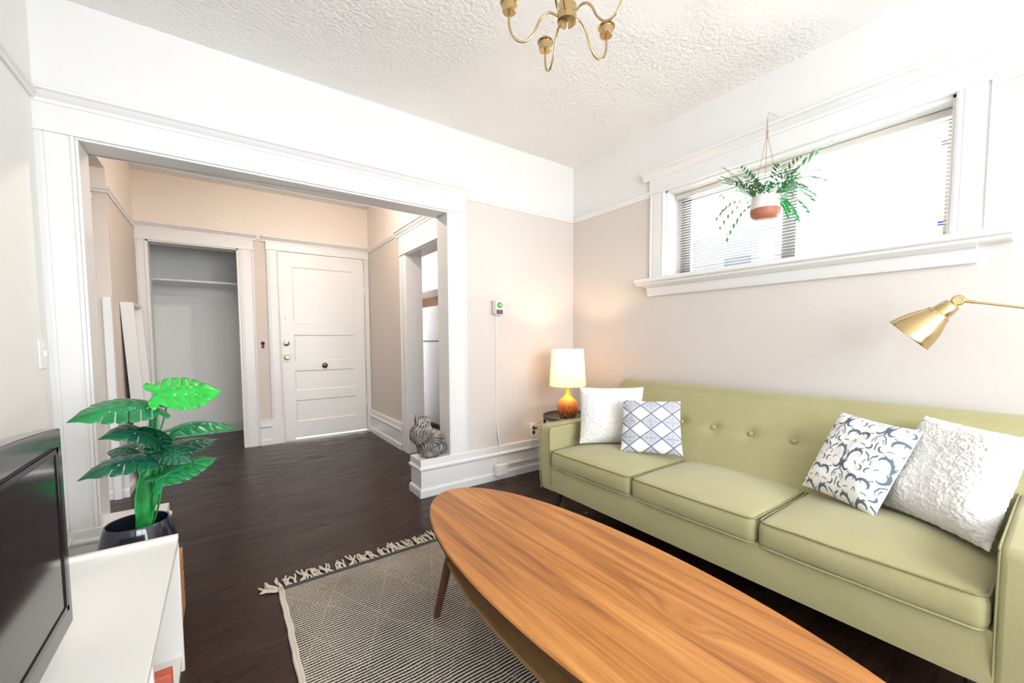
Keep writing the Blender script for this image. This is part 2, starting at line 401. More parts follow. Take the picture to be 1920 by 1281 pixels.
# closet + entry door casings
mb = MB(); casing_v(mb, (CL0, D), (0, -1), (-1, 0), 0, CLT, .073); casing_v(mb, (CL1, D), (0, -1), (1, 0), 0, CLT, .128)
header(mb, (-3.148, D), (-2.257, D), (0, -1), CLT, 2.118, 2.168, .03, (0, 1))
mb.box(CL0-.001, CL0+.014, D-.018, D+.15, 0, CLT).box(CL1-.014, CL1+.001, D-.018, D+.15, 0, CLT).box(CL0, CL1, D-.018, D+.15, CLT-.014, CLT)
struct(mb.build('trim_closet_casing', m_trim, smooth=30))
mb = MB(); casing_v(mb, (DR0, D), (0, -1), (-1, 0), 0, DRT, .11); casing_v(mb, (DR1, D), (0, -1), (1, 0), 0, DRT, .05)
header(mb, (-2.148, D), (-1.107, D), (0, -1), DRT+.002, 2.118, 2.168, .03, (1, 0))
mb.box(-2.148, DR0-.002, D-.028, D-.018, 0, .27)
struct(mb.build('trim_entry_casing', m_trim, smooth=30))
# kitchen doorway
mb = MB(); casing_v(mb, (-1.106, 1.09), (-1, 0), (0, 1), 0, 1.90, .14); casing_v(mb, (-1.106, .33), (-1, 0), (0, -1), 0, 1.90, .14)
header(mb, (-1.106, .19), (-1.106, 1.235), (-1, 0), 1.90, 2.085, 2.14, .05)
mb.box(-1.12, -.96, 1.076, 1.09, 0, 1.90).box(-1.12, -.96, .33, .344, 0, 1.90).box(-1.12, -.96, .33, 1.09, 1.886, 1.90)
struct(mb.build('trim_kitchen_casing', m_trim, smooth=30))
# casing cap of a doorway down the side hall
mb = MB(); header(mb, (-3.9, 1.25), (-3.24, 1.25), (0, -1), 1.95, 2.05, 2.085, .02); struct(mb.build('trim_hall_casing', m_trim, smooth=30))

# ---- entry door
m_door = mat('door_paint', (.84, .83, .81), .33); t = NT(m_door); t.bump(t.noise(t.coord('Object'), 16, 3), .15, .01)
mb = MB(); y0 = D+.012; x0, x1, z0, z1 = DR0+.006, DR1-.006, .026, DRT-.008
mb.box(x0, x1, y0+.010, y0+.038, z0, z1)
panels = [(1.385, 1.935), (1.00, 1.30), (.60, .87), (.20, .47)]
panels = [(1.27, 1.885), (.865, 1.155), (.545, .765), (.205, .44)]
px0, px1 = x0+.118, x1-.118
cols = [(x0, px0), (px1, x1)]
for a, b in cols: mb.box(a, b, y0, y0+.012, z0, z1)
zz = [z0]+[v for p in sorted(panels) for v in p]+[z1]
for a, b in zip(zz[0::2], zz[1::2]): mb.box(px0, px1, y0, y0+.012, a, b)
for a, b in panels:   # sloped sticking round every panel
    s = .014
    mb.prism([(0, 0), (s, .0), (0, -.010)], (px0, y0+.011, a), (0, 0, 1), (0, 1, 0), (px1-px0, 0, 0))
    mb.prism([(0, 0), (-s, .0), (0, -.010)], (px0, y0+.011, b), (0, 0, 1), (0, 1, 0), (px1-px0, 0, 0))
    mb.prism([(0, 0), (s, .0), (0, -.010)], (px0, y0+.011, a), (1, 0, 0), (0, 1, 0), (0, 0, b-a))
    mb.prism([(0, 0), (-s, .0), (0, -.010)], (px1, y0+.011, a), (1, 0, 0), (0, 1, 0), (0, 0, b-a))
door = struct(mb.build('door_1', m_door))
def knob(name, x, z, r, m, l=.045, parent=door):
    mb = MB().lathe([(0, 0), (r*1.15, 0), (r*1.15, .005), (r*.45, .009), (r*.4, l*.45), (r*.85, l*.6), (r, l*.8), (r*.7, l), (0, l*1.02)], (x, y0, z), (0, -1, 0), 24)
    return mb.build(name, m, parent, smooth=40)
k = knob('doorknob', -1.985, .915, .026, m_brass); k['label'] = 'round brass doorknob'
mb = MB().lathe([(0, 0), (.030, 0), (.030, .012), (.024, .016), (0, .017)], (-1.985, y0, 1.065), (0, -1, 0), 24); k = mb.build('deadbolt', m_chrome, door, smooth=40)
k = knob('door_pull', -1.612, .812, .027, mat('aged_bronze', (.16, .11, .08), .3, 1), .032); k['label'] = 'dark bronze knob in the middle of the door'
MB().lathe([(0, 0), (.005, 0), (.005, .003), (0, .004)], (-1.99, y0, 1.33), (0, -1, 0), 12).build('peephole', m_blackmetal, door)
for z in (.38, 1.68): MB().lathe([(0, -.045), (.006, -.045), (.006, .045), (0, .045)], (DR1-.004, D-.004, z), (0, 0, 1), 10).build('hinge', m_trim, door, smooth=40)

struct(MB().box(DR0+.12, DR1, D+.055, 3.3, 0, .003).build('door_gap_reflector', m_trim))  # white floor sheet added to brighten the gap under the door
# ---- window in the right wall
m_alu = mat('beige_aluminium', (.42, .37, .32), .45, .3)
m_alu_d = mat('grey_aluminium', (.25, .24, .24), .45, .3)
mb = MB(); fx0, fx1 = .165, .195
for a, b in ((W0+.012, W0+.045), (W1-.045, W1-.012)): mb.box(fx0, fx1, a, b, WZ0, WZ1-.012)
mb.box(fx0, fx1, W0+.012, W1-.012, WZ1-.045, WZ1-.012).box(fx0, fx1, W0+.012, W1-.012, WZ0, WZ0+.022)
win = struct(mb.build('window_1', m_alu))
mb = MB()
mb.box(fx0-.012, fx1-.012, -1.655, -1.585, WZ0+.02, WZ1-.04).box(fx0-.012, fx1-.012, W1-.10, W1-.045, WZ0+.02, WZ1-.04)
mb.box(fx0-.012, fx1-.012, -1.60, W1-.06, WZ1-.062, WZ1-.04)
mb.build('window_sash', m_alu_d, win)
m_pane = bpy.data.materials.new('window_glass'); m_pane.use_nodes = True; n_ = m_pane.node_tree; n_.nodes.clear()
o_ = n_.nodes.new('ShaderNodeOutputMaterial'); mx = n_.nodes.new('ShaderNodeMixShader'); tr = n_.nodes.new('ShaderNodeBsdfTransparent'); gl = n_.nodes.new('ShaderNodeBsdfGlossy'); gl.inputs['Roughness'].default_value = .02
mx.inputs[0].default_value = .06; n_.links.new(tr.outputs[0], mx.inputs[1]); n_.links.new(gl.outputs[0], mx.inputs[2]); n_.links.new(mx.outputs[0], o_.inputs[0])
MB().box(.178, .181, -1.60, W1-.06, WZ0+.02, WZ1-.05).build('window_pane', m_pane, win)
MB().box(.184, .187, W0+.04, -1.60, WZ0+.02, WZ1-.04).build('window_pane', m_pane, win)
m_blue = mat('blue_plastic', (.03, .04, .35), .4)
for z in (1.98, 1.62): MB().box(.155, .168, W0+.045, W0+.062, z-.009, z+.009).build('latch', m_blue, win)
# front window (behind the camera)
mb = MB()
for a, b in ((-2.8, -2.74), (-1.60, -1.50), (-.36, -.3)): mb.box(a, b, -4.42, -4.32, .6, 2.3)
mb.box(-2.8, -.3, -4.42, -4.32, .6, .66).box(-2.8, -.3, -4.42, -4.32, 2.24, 2.3).box(-2.8, -.3, -4.40, -4.34, 1.42, 1.47)
struct(mb.build('window_2', m_trim))

# ================================================================== BLIND
m_slat = mat('white_blind', (.86, .84, .80), .4)
r = thing('window_blind', (.12, -1.6, WZ1-.012), 'open white venetian blind hanging across the high window', 'blind')
m_rail = mat('beige_headrail', (.76, .71, .64), .45)
keep(MB().box(.095, .140, W0+.018, W1-.016, WZ1-.046, WZ1-.014).build('headrail', m_rail, bevel=.003), r)
mb = MB(); nsl = 30
for i in range(nsl):
    z = WZ0+.02+i*(WZ1-.06-WZ0-.02)/(nsl-1)
    mb.prism([(-.0115, -.0016), (0, .0004), (.0115, -.0016), (.0115, -.0010), (0, .0010), (-.0115, -.0010)], (.118, W0+.02, z), (1, 0, 0), (0, 0, 1), (0, W1-W0-.038, 0))
keep(mb.build('slats', m_slat), r)
for y in (-.965, -1.05, -1.52, -1.86, -2.12, -2.16):
    keep(MB().tube([(.1055, y, WZ1-.04), (.1055, y, WZ0+.012)], .0009, 5).build('ladder_cord', m_slat), r)
keep(MB().box(.106, .130, W0+.02, W1-.018, WZ0+.002, WZ0+.012).build('bottom_rail', m_slat), r)

# ================================================================== OUTSIDE
m_siding = mat('white_siding', (.80, .83, .88), .7); t = NT(m_siding)
g = t.n('NewGeometry'); sx = t.n('SeparateXYZ'); t.l(g.outputs['Position'], sx.inputs[0])
fr_ = t.math('FRACT', t.math('MULTIPLY', sx.outputs['Z'], 6)); t.col(t.ramp(fr_, [(0, (.45, .48, .55)), (.12, (.80, .83, .88))]))
r = thing('building', (4.3, 1, 0), 'white sided house seen blurred through the blind', 'house')
keep(MB().box(4.3, 4.6, -.1, 5, -1, 2.62).build('wall', m_siding), r)
keep(MB().box(3.5, 4.7, -.3, 5.1, 2.62, 2.75).build('porch_roof', mat('roof_paint', (.75, .77, .8), .6)), r)
for y in (-.05, 1.1, 2.3): keep(MB().box(3.6, 3.72, y-.07, y+.07, -1, 2.62).build('column', mat('column_paint', (.62, .67, .74), .6)), r)
keep(MB().box(4.27, 4.31, .45, .85, 1.8, 2.4).build('window', mat('house_glass', (.35, .42, .5), .2)), r)

# ================================================================== SOFA
sofa = thing('sofa', (-.5, -1.65, 0), 'long olive green three-seat sofa with tufted back under the window', 'sofa')
SY0, SY1 = -2.640, -.668      # outer arm faces
AI0, AI1 = -2.530, -.775      # inner arm faces
XF = -.935
mb = MB(); soft_box((XF-.08)/2-.0, (AI0+AI1)/2, .245, abs(XF)-.08, AI1-AI0+.02, .165, .015, n=(6, 10, 4), mb=mb)
keep(mb.build('base', m_sofa, smooth=60), sofa)
def arm(y0, y1, name='arm'):
    mb = MB()
    # side outline in (x, z): front slightly raked, top gently sloping to the back
    prof = [(XF+.012, .150), (XF-.004, .30), (XF-.010, .515), (XF-.004, .545), (XF+.020, .560), (-.5, .562), (-.12, .568), (-.10, .56), (-.10, .170), (-.12, .160)]
    mb.prism(prof, (0, y0, 0), (1, 0, 0), (0, 0, 1), (0, y1-y0, 0))
    o = mb.build(name, m_sofa, bevel=.018, seg=4); keep(o, sofa)
    for y in (y0+.006, y1-.006):
        p = [(x, y, z) for x, z in prof[:7]]
        c = curve_pts([(x-.001 if x < -.9 else x, y, z+(.001 if z > .5 else 0)) for x, y, z in p], 40)
        sg = 1 if y > (y0+y1)/2 else -1
        MB().tube([(a.x+.0015, a.y+sg*.0035, a.z-.001) for a in c], .0026, 6).build('piping', m_pipe if abs(y-AI1) < .05 or abs(y-AI0) < .05 else m_sofa, o, smooth=180)
    return o
for a, b in ((AI1, SY1), (SY0, AI0)): arm(a, b)
# back: leaning slab with a row of pulled buttons
BX0, BZ0, BX1, BZ1 = -.475, .40, -.215, .775   # front plane foot / top
def back_pt(s, t_, depth=0):
    """s along y 0..1, t_ up 0..1 on the leaning front face"""
    y = AI1+.09-s*(AI1-AI0+.18)
    z = BZ0+(BZ1-BZ0)*t_; x = BX0+(BX1-BX0)*(t_**.92)
    return Vector((x+depth, y, z))
btn_y = [-.88-.1945*i for i in range(9)]; btn_z = .600
mb = MB(); NS, NTT = 150, 26
grid = []
top_l, top_r = .04, .96
for j in range(NTT+1):
    row = []
    for i in range(NS+1):
        s = i/NS; tt = j/NTT
        p = back_pt(s, tt)
        # crowned padding
        p.x -= .022*(1-(2*tt-1)**4)*(1-(2*s-1)**10)
        dz = p.z-btn_z; dent = 0
        for by in btn_y:
            dy = p.y-by; dent += exp(-(dy*dy/.0011+dz*dz/.0009))
        dent += .30*exp(-(dz*dz)/.00022)
        p.x += .020*min(dent, 1.2)
        # rounded top corners
        e = min(s, 1-s)*(AI1-AI0+.18); rr = .07
        if e < rr and tt > .5: p.z -= (rr-sqrt(max(0, rr*rr-(rr-e)**2)))*((tt-.5)/.5)
        row.append(p)
    grid.append(row)
# roll over the top and down the rear
for k in range(1, 9):
    a = pi*k/8; row = []
    for i in range(NS+1):
        b = grid[NTT][i]; row.append(Vector((b.x+.055*(1-cos(a))*1.0, b.y, b.z+.035*sin(a))))
    grid.append(row)
grid.append([Vector((-.085, v.y, .17)) for v in grid[-1]])
vs = [v for row in grid for v in row]; w_ = NS+1
fs = [(j*w_+i, j*w_+i+1, (j+1)*w_+i+1, (j+1)*w_+i) for j in range(len(grid)-1) for i in range(NS)]
nr = len(grid)
fs += [tuple(j*w_ for j in range(nr)), tuple(j*w_+NS for j in range(nr))[::-1]]
mb.add(vs, fs); back = mb.build('backrest', m_sofa, smooth=60); keep(back, sofa)
for by in btn_y:
    t_ = (btn_z-BZ0)/(BZ1-BZ0); p = back_pt(0, t_)
    x = p.x-.006
    q = MB().lathe([(0, -.004), (.011, -.003), (.0125, .002), (.009, .007), (.004, .009), (0, .0095)], (x, by, btn_z), (-1, 0, .55), 16)
    o = q.build('button', m_sofa, back, smooth=180)
# seat cushions
splits = [AI1-.003, -1.372, -1.952, AI0+.003]
for k in range(3):
    ya, yb = splits[k]-.003, splits[k+1]+.003
    x0, x1 = XF-.012, -.42
    mb = soft_box((x0+x1)/2, (ya+yb)/2, .365, x1-x0, ya-yb, .105, .028, (.008, .004, .040), (18, 22, 6), top_only=True, wob=.003, seed=k*7)
    c = mb.build('seat_cushion', m_sofa, smooth=180); keep(c, sofa)
    for z, ins in ((.413, .004), (.319, .004)):
        rr = .03; pts = []
        xa, xb, y_a, y_b = x0+ins, x1-ins, ya-ins, yb+ins
        for cx, cy, a0 in ((xb-rr, y_a-rr, 0), (xa+rr, y_a-rr, 90), (xa+rr, y_b+rr, 180), (xb-rr, y_b+rr, 270)):
            for q in range(5):
                a = radians(a0+q*22.5); pts.append((cx+rr*cos(a), cy+rr*sin(a), z))
        fine = []
        for i in range(len(pts)):
            a, b = Vector(pts[i]), Vector(pts[(i+1) % len(pts)]); n = max(1, int((b-a).length/.05))
            for q in range(n):
                p = a.lerp(b, q/n); v = (p.y-(ya+yb)/2)/((ya-yb)/2); u = (p.x-(x0+x1)/2)/((x1-x0)/2)
                if p.x < x0+.02: p.x -= .004*(1-v*v)
                p.z += .002*noise.noise(p*9); fine.append(p)
        fine.append(fine[0])
        MB().tube(fine, .0034, 6, cap=False).build('piping', m_pipe if z > .4 else m_sofa, c, smooth=180)
for x, y in ((-.885, -.80), (-.885, -2.50), (-.16, -.80), (-.16, -2.50)):
    dx = -.02 if x < -.5 else .02; dy = .018 if y > -1.5 else -.018
    keep(MB().tube([(x, y, .172), (x+dx, y+dy, 0)], [.026, .011], 16).build('leg', m_blackwood, smooth=50), sofa)

# ================================================================== PILLOWS
def pillow(name, bl, br, tl, tr, thick, m, label, N=70, fluff=0, colour=None, pinch=.04):
    bl, br, tl, tr = map(Vector, (bl, br, tl, tr)); cen = (bl+br+tl+tr)/4
    U_ = ((br-bl)+(tr-tl))/2; V_ = ((tl-bl)+(tr-br))/2; n = U_.cross(V_).normalized()
    if n.x > 0: n = -n   # front = towards the room
    vs = []; fs = []; cols = []
    for side in (1, -1):
        base = len(vs)
        for j in range(N+1):
            for i in range(N+1):
                u, v = 2*i/N-1, 2*j/N-1
                uu = u*(1-pinch*(1-v*v)); vv = v*(1-pinch*(1-u*u))
                a, b = (uu+1)/2, (vv+1)/2
                p = bl*(1-a)*(1-b)+br*a*(1-b)+tl*(1-a)*b+tr*a*b
                h = ((1-u**4)*(1-v**4))**.75*thick/2*(1+.12*noise.noise((u*1.6+thick*50, v*1.6, side)))
                h += .0035*noise.noise((u*6, v*6, side*3))*(1-u**4)*(1-v**4)
                edge = (1-abs(u)**10)*(1-abs(v)**10)
                if fluff:
                    q = noise.noise((p*150))*.7+noise.noise(p*75)*.45
                    rx = q*fluff; h += rx*(.35+.65*edge)
                    p = p+U_*(noise.noise(p*90+Vector((3, 1, 2)))*fluff*1.0)+V_*(noise.noise(p*90+Vector((9, 5, 2)))*fluff*1.0)
                vs.append(p+n*h*side); cols.append(colour(u, v) if (colour and side == 1) else (1, 1, 1))
        for j in range(N):
            for i in range(N):
                f = (base+j*(N+1)+i, base+j*(N+1)+i+1, base+(j+1)*(N+1)+i+1, base+(j+1)*(N+1)+i)
                fs.append(f if side == 1 else f[::-1])
    me = bpy.data.meshes.new(name); cl = Vector((cen.x, cen.y, min(p.z for p in vs)))
    me.from_pydata([v-cl for v in vs], [], fs); me.materials.append(m)
    if colour:
        ca = me.color_attributes.new('dye', 'FLOAT_COLOR', 'POINT')
        ca.data.foreach_set('color', [q for c in cols for q in (*c, 1)])
    bm = bmesh.new(); bm.from_mesh(me)
    border = [v for v in bm.verts if v.is_boundary]
    bmesh.ops.remove_doubles(bm, verts=border, dist=1e-4)
    bmesh.ops.recalc_face_normals(bm, faces=bm.faces); bm.to_mesh(me); bm.free()
    me.polygons.foreach_set('use_smooth', [True]*len(me.polygons))
    o = bpy.data.objects.new(name, me); C.objects.link(o); o.location = cl
    tag(o, label, 'cushion'); return o
def dyed(name, base, dye):
    m = mat(name, base, .9, spec=.15); t = NT(m); at = t.n('VertexColor', layer_name='dye'); sx = t.n('SeparateColor'); t.l(at.outputs['Color'], sx.inputs[0])
    wv = t.noise(t.coord('Object'), 500, 2); t.col(t.mix(sx.outputs[0], dye, base)); t.bump(wv, .25, .002); return m
def dist_seg(px, py, ax, ay, bx, by):
    dx, dy = bx-ax, by-ay; l = dx*dx+dy*dy; t_ = max(0, min(1, ((px-ax)*dx+(py-ay)*dy)/l)) if l else 0
    return math.hypot(px-ax-t_*dx, py-ay-t_*dy)
def lattice(u, v):
    # diamonds of blank cloth alternating with embroidered diamonds
    a, b = u/.72, v/.62+.25
    p, q = (a+b), (a-b)          # rotated axes, cell = 1
    i, j = math.floor(p), math.floor(q); fp, fq = p-i, q-j
    d = min(fp, 1-fp, fq, 1-fq)
    if d < .045: return (.05, 0, 0)
    if .075 < d < .10: return (.55, 0, 0)
    if (i+j) % 2 == 0: return (1, 1, 1)
    cx, cy = fp-.5, fq-.5
    if d < .22:
        s = (fp if min(fq, 1-fq) < min(fp, 1-fp) else fq); return (.15, 0, 0) if (s*13) % 1 < .5 else (.85, 1, 1)
    k = max(abs(cx), abs(cy))
    if abs(k-.24) < .018 or abs(k-.12) < .018 or min(abs(cx-cy), abs(cx+cy)) < .026: return (.12, 0, 0)
    return (.66, 1, 1)
def scroll_strokes():
    S = []
    def sp(cx, cy, r0, a0, turns, flip, w):
        pts = []
        for k in range(22):
            t_ = k/21; r = r0*(1-.72*t_); a = a0+flip*turns*2*pi*t_
            pts.append((cx+r*cos(a), cy+r*sin(a), w*.95*sin(pi*min(1, (t_*.88+.12)))**.8*(1-.3*t_)*(.75+.35*abs(sin(k*1.25)))))
        S.append(pts)
    for fx in (1, -1):
        sp(.26*fx, .30, .20, radians(200 if fx > 0 else -20), .50, -fx, .040)
        sp(.17*fx, -.02, .15, radians(120 if fx > 0 else 60), .55, fx, .032)
        sp(.33*fx, -.30, .19, radians(20 if fx > 0 else 160), .5, fx, .040)
        sp(.13*fx, -.40, .10, radians(-60 if fx > 0 else 240), .5, -fx, .026)
        sp(.40*fx, .02, .09, radians(100 if fx > 0 else 80), .5, -fx, .024)
        S.append([(.02*fx, .05, .012), (.07*fx, .16, .022), (.05*fx, .27, .014), (0, .34, .004)])
        S.append([(.02*fx, -.12, .010), (.10*fx, -.18, .018), (.14*fx, -.28, .010), (.12*fx, -.34, .004)])
        S.append([(.38*fx, .42, .014), (.46*fx, .36, .02), (.49*fx, .26, .006)])
    for fx in (1, -1):   # small leaflets and tendrils along the stems
        for (lx, ly, la, ll) in ((.10, .38, 60, .10), (.20, .44, 20, .09), (.42, .18, 80, .09), (.30, .10, 140, .08), (.22, -.12, -30, .10), (.44, -.16, 250, .08), (.06, -.22, -70, .08), (.24, -.44, 10, .10), (.46, -.44, 60, .08), (.05, .20, 110, .07)):
            a = radians(la); S.append([((lx)*fx, ly, .004), ((lx+ll*.4*cos(a))*fx, ly+ll*.4*sin(a)+.012, .019), ((lx+ll*cos(a))*fx, ly+ll*sin(a), .002)])
    S.append([(0, -.08, .02), (0, .02, .03), (0, .10, .006)]); S.append([(0, -.48, .006), (0, -.40, .016), (0, -.30, .004)])
    return S
STK = scroll_strokes()
def damask(u, v):
    P = 1.02; x = u/P; y = v/P
    y = y+.25; row = math.floor(y+.5); y -= row; x += .5*(row % 2); x -= math.floor(x+.5)
    for st in STK:
        for a, b in zip(st, st[1:]):
            if dist_seg(x, y, a[0], a[1], b[0], b[1]) < (a[2]+b[2])/2: return (0, 0, 0)
    return (1, 1, 1)
m_lat = dyed('embroidered_cotton', (.86, .855, .86), (.13, .15, .24)); m_dam = dyed('damask_print', (.88, .87, .86), (.12, .16, .20))
pillow('throw_pillow', (-.780, -.865, .452), (-.480, -1.090, .452), (-.705, -.790, .790), (-.385, -1.035, .790), .13, m_fluff,
       'white fluffy square pillow leaning in the corner by the lamp', 150, .0065)
pillow('throw_pillow', (-.722, -1.131, .452), (-.522, -1.397, .452), (-.625, -1.068, .735), (-.452, -1.331, .742), .10, m_lat,
       'small white pillow with blue-grey embroidered diamond lattice', 170, 0, lattice)
pillow('throw_pillow', (-.514, -1.951, .455), (-.669, -2.229, .452), (-.372, -2.041, .775), (-.487, -2.315, .756), .11, m_dam,
       'white pillow printed with grey scrolling damask leaves', 200, 0, damask)
pillow('throw_pillow', (-.500, -2.215, .455), (-.700, -2.500, .452), (-.270, -2.280, .785), (-.450, -2.560, .77), .15, m_fluff,
       'large white fluffy pillow slumped against the right sofa arm', 160, .0065)

# ================================================================== COFFEE TABLE
TX, TY = -1.6925, -1.80; th = radians(1)
tbl = thing('coffee_table', (TX, TY, 0), 'long oval walnut coffee table standing on the striped rug', 'table', rz=th)
def ell(a, b, z0, z1, bev, n=120):
    mb = MB(); pr_ = [(0, z0), (1-bev/b, z0), (1, z0+bev*.7), (1, z1-bev*.4), (1-bev*.4/b, z1), (0, z1)]
    vs = []
    for s, z in pr_[1:-1]:
        for j in range(n):
            t_ = 2*pi*j/n; k = s; e = 2.06
            cx = math.copysign(abs(cos(t_))**(2/e), cos(t_)); sy = math.copysign(abs(sin(t_))**(2/e), sin(t_))
            vs.append((b*k*cx, (a-b*(1-k))*sy, z))
    m_ = len(pr_)-2
    fs = [(i*n+j, i*n+(j+1) % n, (i+1)*n+(j+1) % n, (i+1)*n+j) for i in range(m_-1) for j in range(n)]
    fs += [tuple(range(n))[::-1], tuple(range((m_-1)*n, m_*n))]
    return mb.add(vs, fs)
mb = ell(.85, .30, .376, .4, .012)
o = mb.build('tabletop', [m_walnut, m_walnut_edge], tbl, smooth=40)
for p in o.data.polygons:
    if p.normal.z < .5: p.material_index = 1
o = ell(.78, .245, .238, .254, .008).build('shelf', [m_shelfwood, m_walnut_edge], tbl, smooth=40); o['label'] = 'lower shelf in paler veneer'
for sx_ in (-1, 1):
    for sy_ in (-1, 1):
        MB().tube([(sx_*.135, sy_*.50, .378), (sx_*.17, sy_*.55, .24), (sx_*.200, sy_*.598, .012)], [.019, .0175, .013], 16).build('leg', m_leg, tbl, smooth=50)

# ================================================================== RUG
RX0, RX1, RY1, RY0 = -2.385, -.945, -.632, -3.3
m_rug = mat('woven_rug', (.3, .29, .27), .95, spec=.1); t = NT(m_rug); g = t.n('NewGeometry'); sx = t.n('SeparateXYZ'); t.l(g.outputs['Position'], sx.inputs[0])
X, Y = sx.outputs['X'], sx.outputs['Y']
wob = t.noise(t.coord('Object', (1, 1, 1)), 9, 3); yy = t.math('ADD', Y, t.math('MULTIPLY', wob, .016))
st = t.math('ADD', t.math('MULTIPLY', t.math('SINE', t.math('MULTIPLY', yy, 2*pi/.0125)), .5), .5)
kx = t.math('SINE', t.math('MULTIPLY', X, 2*pi/.011))
nz = t.noise(t.coord('Object'), 130, 3, .7)
# tone-on-tone geometric lines
def zig(scale, k, off):
    p = t.math('PINGPONG', t.math('ADD', X, off), scale); q = t.math('PINGPONG', t.math('ADD', t.math('MULTIPLY', Y, k), off), scale)
    d = t.math('ABSOLUTE', t.math('SUBTRACT', p, q)); return t.math('LESS_THAN', d, .0035)
zg = t.math('MAXIMUM', zig(.20, .8, 3.07), zig(.115, .45, 5.3))
big = t.noise(t.coord('Object', (1, 1, 1)), 3.2, 3)
val = t.math('ADD', t.math('MULTIPLY', st, .62), t.math('MULTIPLY', nz, .56))
val = t.math('ADD', val, t.math('MULTIPLY', t.math('SUBTRACT', big, .5), .40)); val = t.math('ADD', val, t.math('MULTIPLY', kx, .05))
val = t.math('ADD', val, t.math('MULTIPLY', zg, .08))
t.col(t.ramp(val, [(.40, (.018, .020, .026)), (.53, (.16, .14, .12)), (.70, (.66, .58, .47))]))
t.bump(t.math('ADD', st, nz), .6, .004)
rug = thing('area_rug', (-1.66, -1.9, 0), 'black and cream flat-woven rug with cream fringe under the coffee table', 'rug')
mb = MB(); n = 60
prof = lambda y: .008*noise.noise((y*3, 0, 1))
L = []; R = []
for i in range(n+1):
    y = RY1+(RY0-RY1)*i/n; L.append((RX0+prof(y), y)); R.append((RX1+.006*noise.noise((y*3, 5, 1)), y))
vs = [(x, y, .009) for x, y in L]+[(x, y, .009) for x, y in R]+[(x, y, .001) for x, y in L]+[(x, y, .001) for x, y in R]; q = n+1
fs = [(i, q+i, q+i+1, i+1) for i in range(n)]+[(2*q+i, 2*q+i+1, 3*q+i+1, 3*q+i) for i in range(n)]+[(i, i+1, 2*q+i+1, 2*q+i) for i in range(n)]+[(q+i, 3*q+i, 3*q+i+1, q+i+1) for i in range(n)]+[(0, 2*q, 3*q, q), (n, q+n, 3*q+n, 2*q+n)]
mb.add(vs, fs); keep(mb.build('pile', m_rug), rug)
m_yarn = fabric('cream_yarn', (.58, .50, .40), (.74, .67, .57), 300); m_band = fabric('charcoal_band', (.025, .027, .032), (.06, .06, .065), 300)
for xs, sgn in ((L, -1), (R, 1)):     # selvedge cords
    mb = MB()
    for k in range(2): mb.tube([(x-sgn*.010*k+.0015*sin(i*2.1), y, .008) for i, (x, y) in enumerate(xs)], .0065, 8)
    keep(mb.build('selvedge', m_yarn, smooth=180), rug)
mb = MB(); mb.prism([(0, 0), (.026, 0), (.026, .0125), (0, .0125)], (RX0-.002, RY1+.004, 0), (0, -1, 0), (0, 0, 1), (RX1-RX0+.004, 0, 0))
keep(mb.build('end_band', m_band, bevel=.003), rug)
protos = []
for k in range(10):
    mb = MB()
    for s in range(2):
        ln = random.uniform(.070, .112); bend = random.uniform(-.022, .026); w0 = (s-.5)*.007
        pts = [(w0+bend*(q/6)**1.4+.0035*sin(q*1.1+k+s), ln*q/6*(1 if q < 5 else .985), .0045+.0035*abs(sin(q*1.1+k+s*2))) for q in range(7)]
        mb.tube(curve_pts(pts, 18), .0040, 6)
    me = mb.build('tassel', m_yarn, smooth=180); protos.append(me)
for i in range(68):
    p = protos[i % 10]; o = p if i < 10 else p.copy()
    if i >= 10: C.objects.link(o)
    o.location = (RX0+.006+(RX1-RX0-.012)*i/67, RY1+.004, 0); o.rotation_euler = (0, 0, random.uniform(-.35, .35))
    keep(o, rug)
for i, (dx, a) in enumerate(((-.004, 60), (-.006, 85), (-.002, 100))):
    o = protos[i].copy(); C.objects.link(o); o.location = (RX0+dx, RY1-.006*i, 0); o.rotation_euler = (0, 0, radians(a-40)); keep(o, rug)

# ================================================================== TV BENCH, TV, BOOK
bench = thing('tv_bench', (-2.92, -2.0, 0), 'low cream laminate media bench along the left wall', 'tv bench')
bx0, bx1, by0, by1, bz = -3.125, -2.690, -3.1, -.925, .452
mb = MB().box(bx0, bx1, by0, by1, bz-.020, bz); keep(mb.build('top_panel', m_white_lam, bevel=.002), bench)
keep(MB().box(bx0, bx1, by1-.018, by1+.0, 0, bz+.012).build('end_panel', m_white_lam, bevel=.002), bench)
keep(MB().box(bx0, bx1, by0, by0+.02, 0, bz-.02).build('end_panel', m_white_lam, bevel=.002), bench)
keep(MB().box(bx0, bx1-.012, -1.46, -1.442, .05, bz-.02).build('divider', m_white_lam, bevel=.001), bench)
keep(MB().box(bx0, bx1-.012, -2.30, -2.282, .05, bz-.02).build('divider', m_white_lam, bevel=.001), bench)
keep(MB().box(bx0, bx1-.006, by0+.02, by1-.018, .035, .055).build('bottom_panel', m_white_lam, bevel=.001), bench)
keep(MB().box(bx0, bx0+.006, by0+.02, by1-.018, .055, bz-.02).build('back_panel', m_white_lam_edge), bench)
keep(MB().box(bx0+.02, bx1-.04, by0+.02, by1-.018, 0, .035).build('plinth', m_white_lam_edge), bench)
b = thing('book', (-2.80, -1.18, .055), 'coral red picture book with blue panel inside the media bench', 'book')
keep(MB().box(-2.93, -2.698, -1.205, -1.165, .055, .175).build('cover', mat('coral_cover', (.62, .12, .07), .5), bevel=.002), b)
keep(MB().box(-2.925, -2.697, -1.2062, -1.2052, .075, .155).build('cover_panel', mat('blue_panel', (.10, .26, .36), .5)), b)
keep(MB().box(-2.926, -2.702, -1.200, -1.170, .0555, .173).build('pages', mat('paper', (.8, .77, .7), .8)), b)
b = thing('book', (-2.80, -1.30, .055), 'slate blue hardback leaning in the media bench beside the red book', 'book')
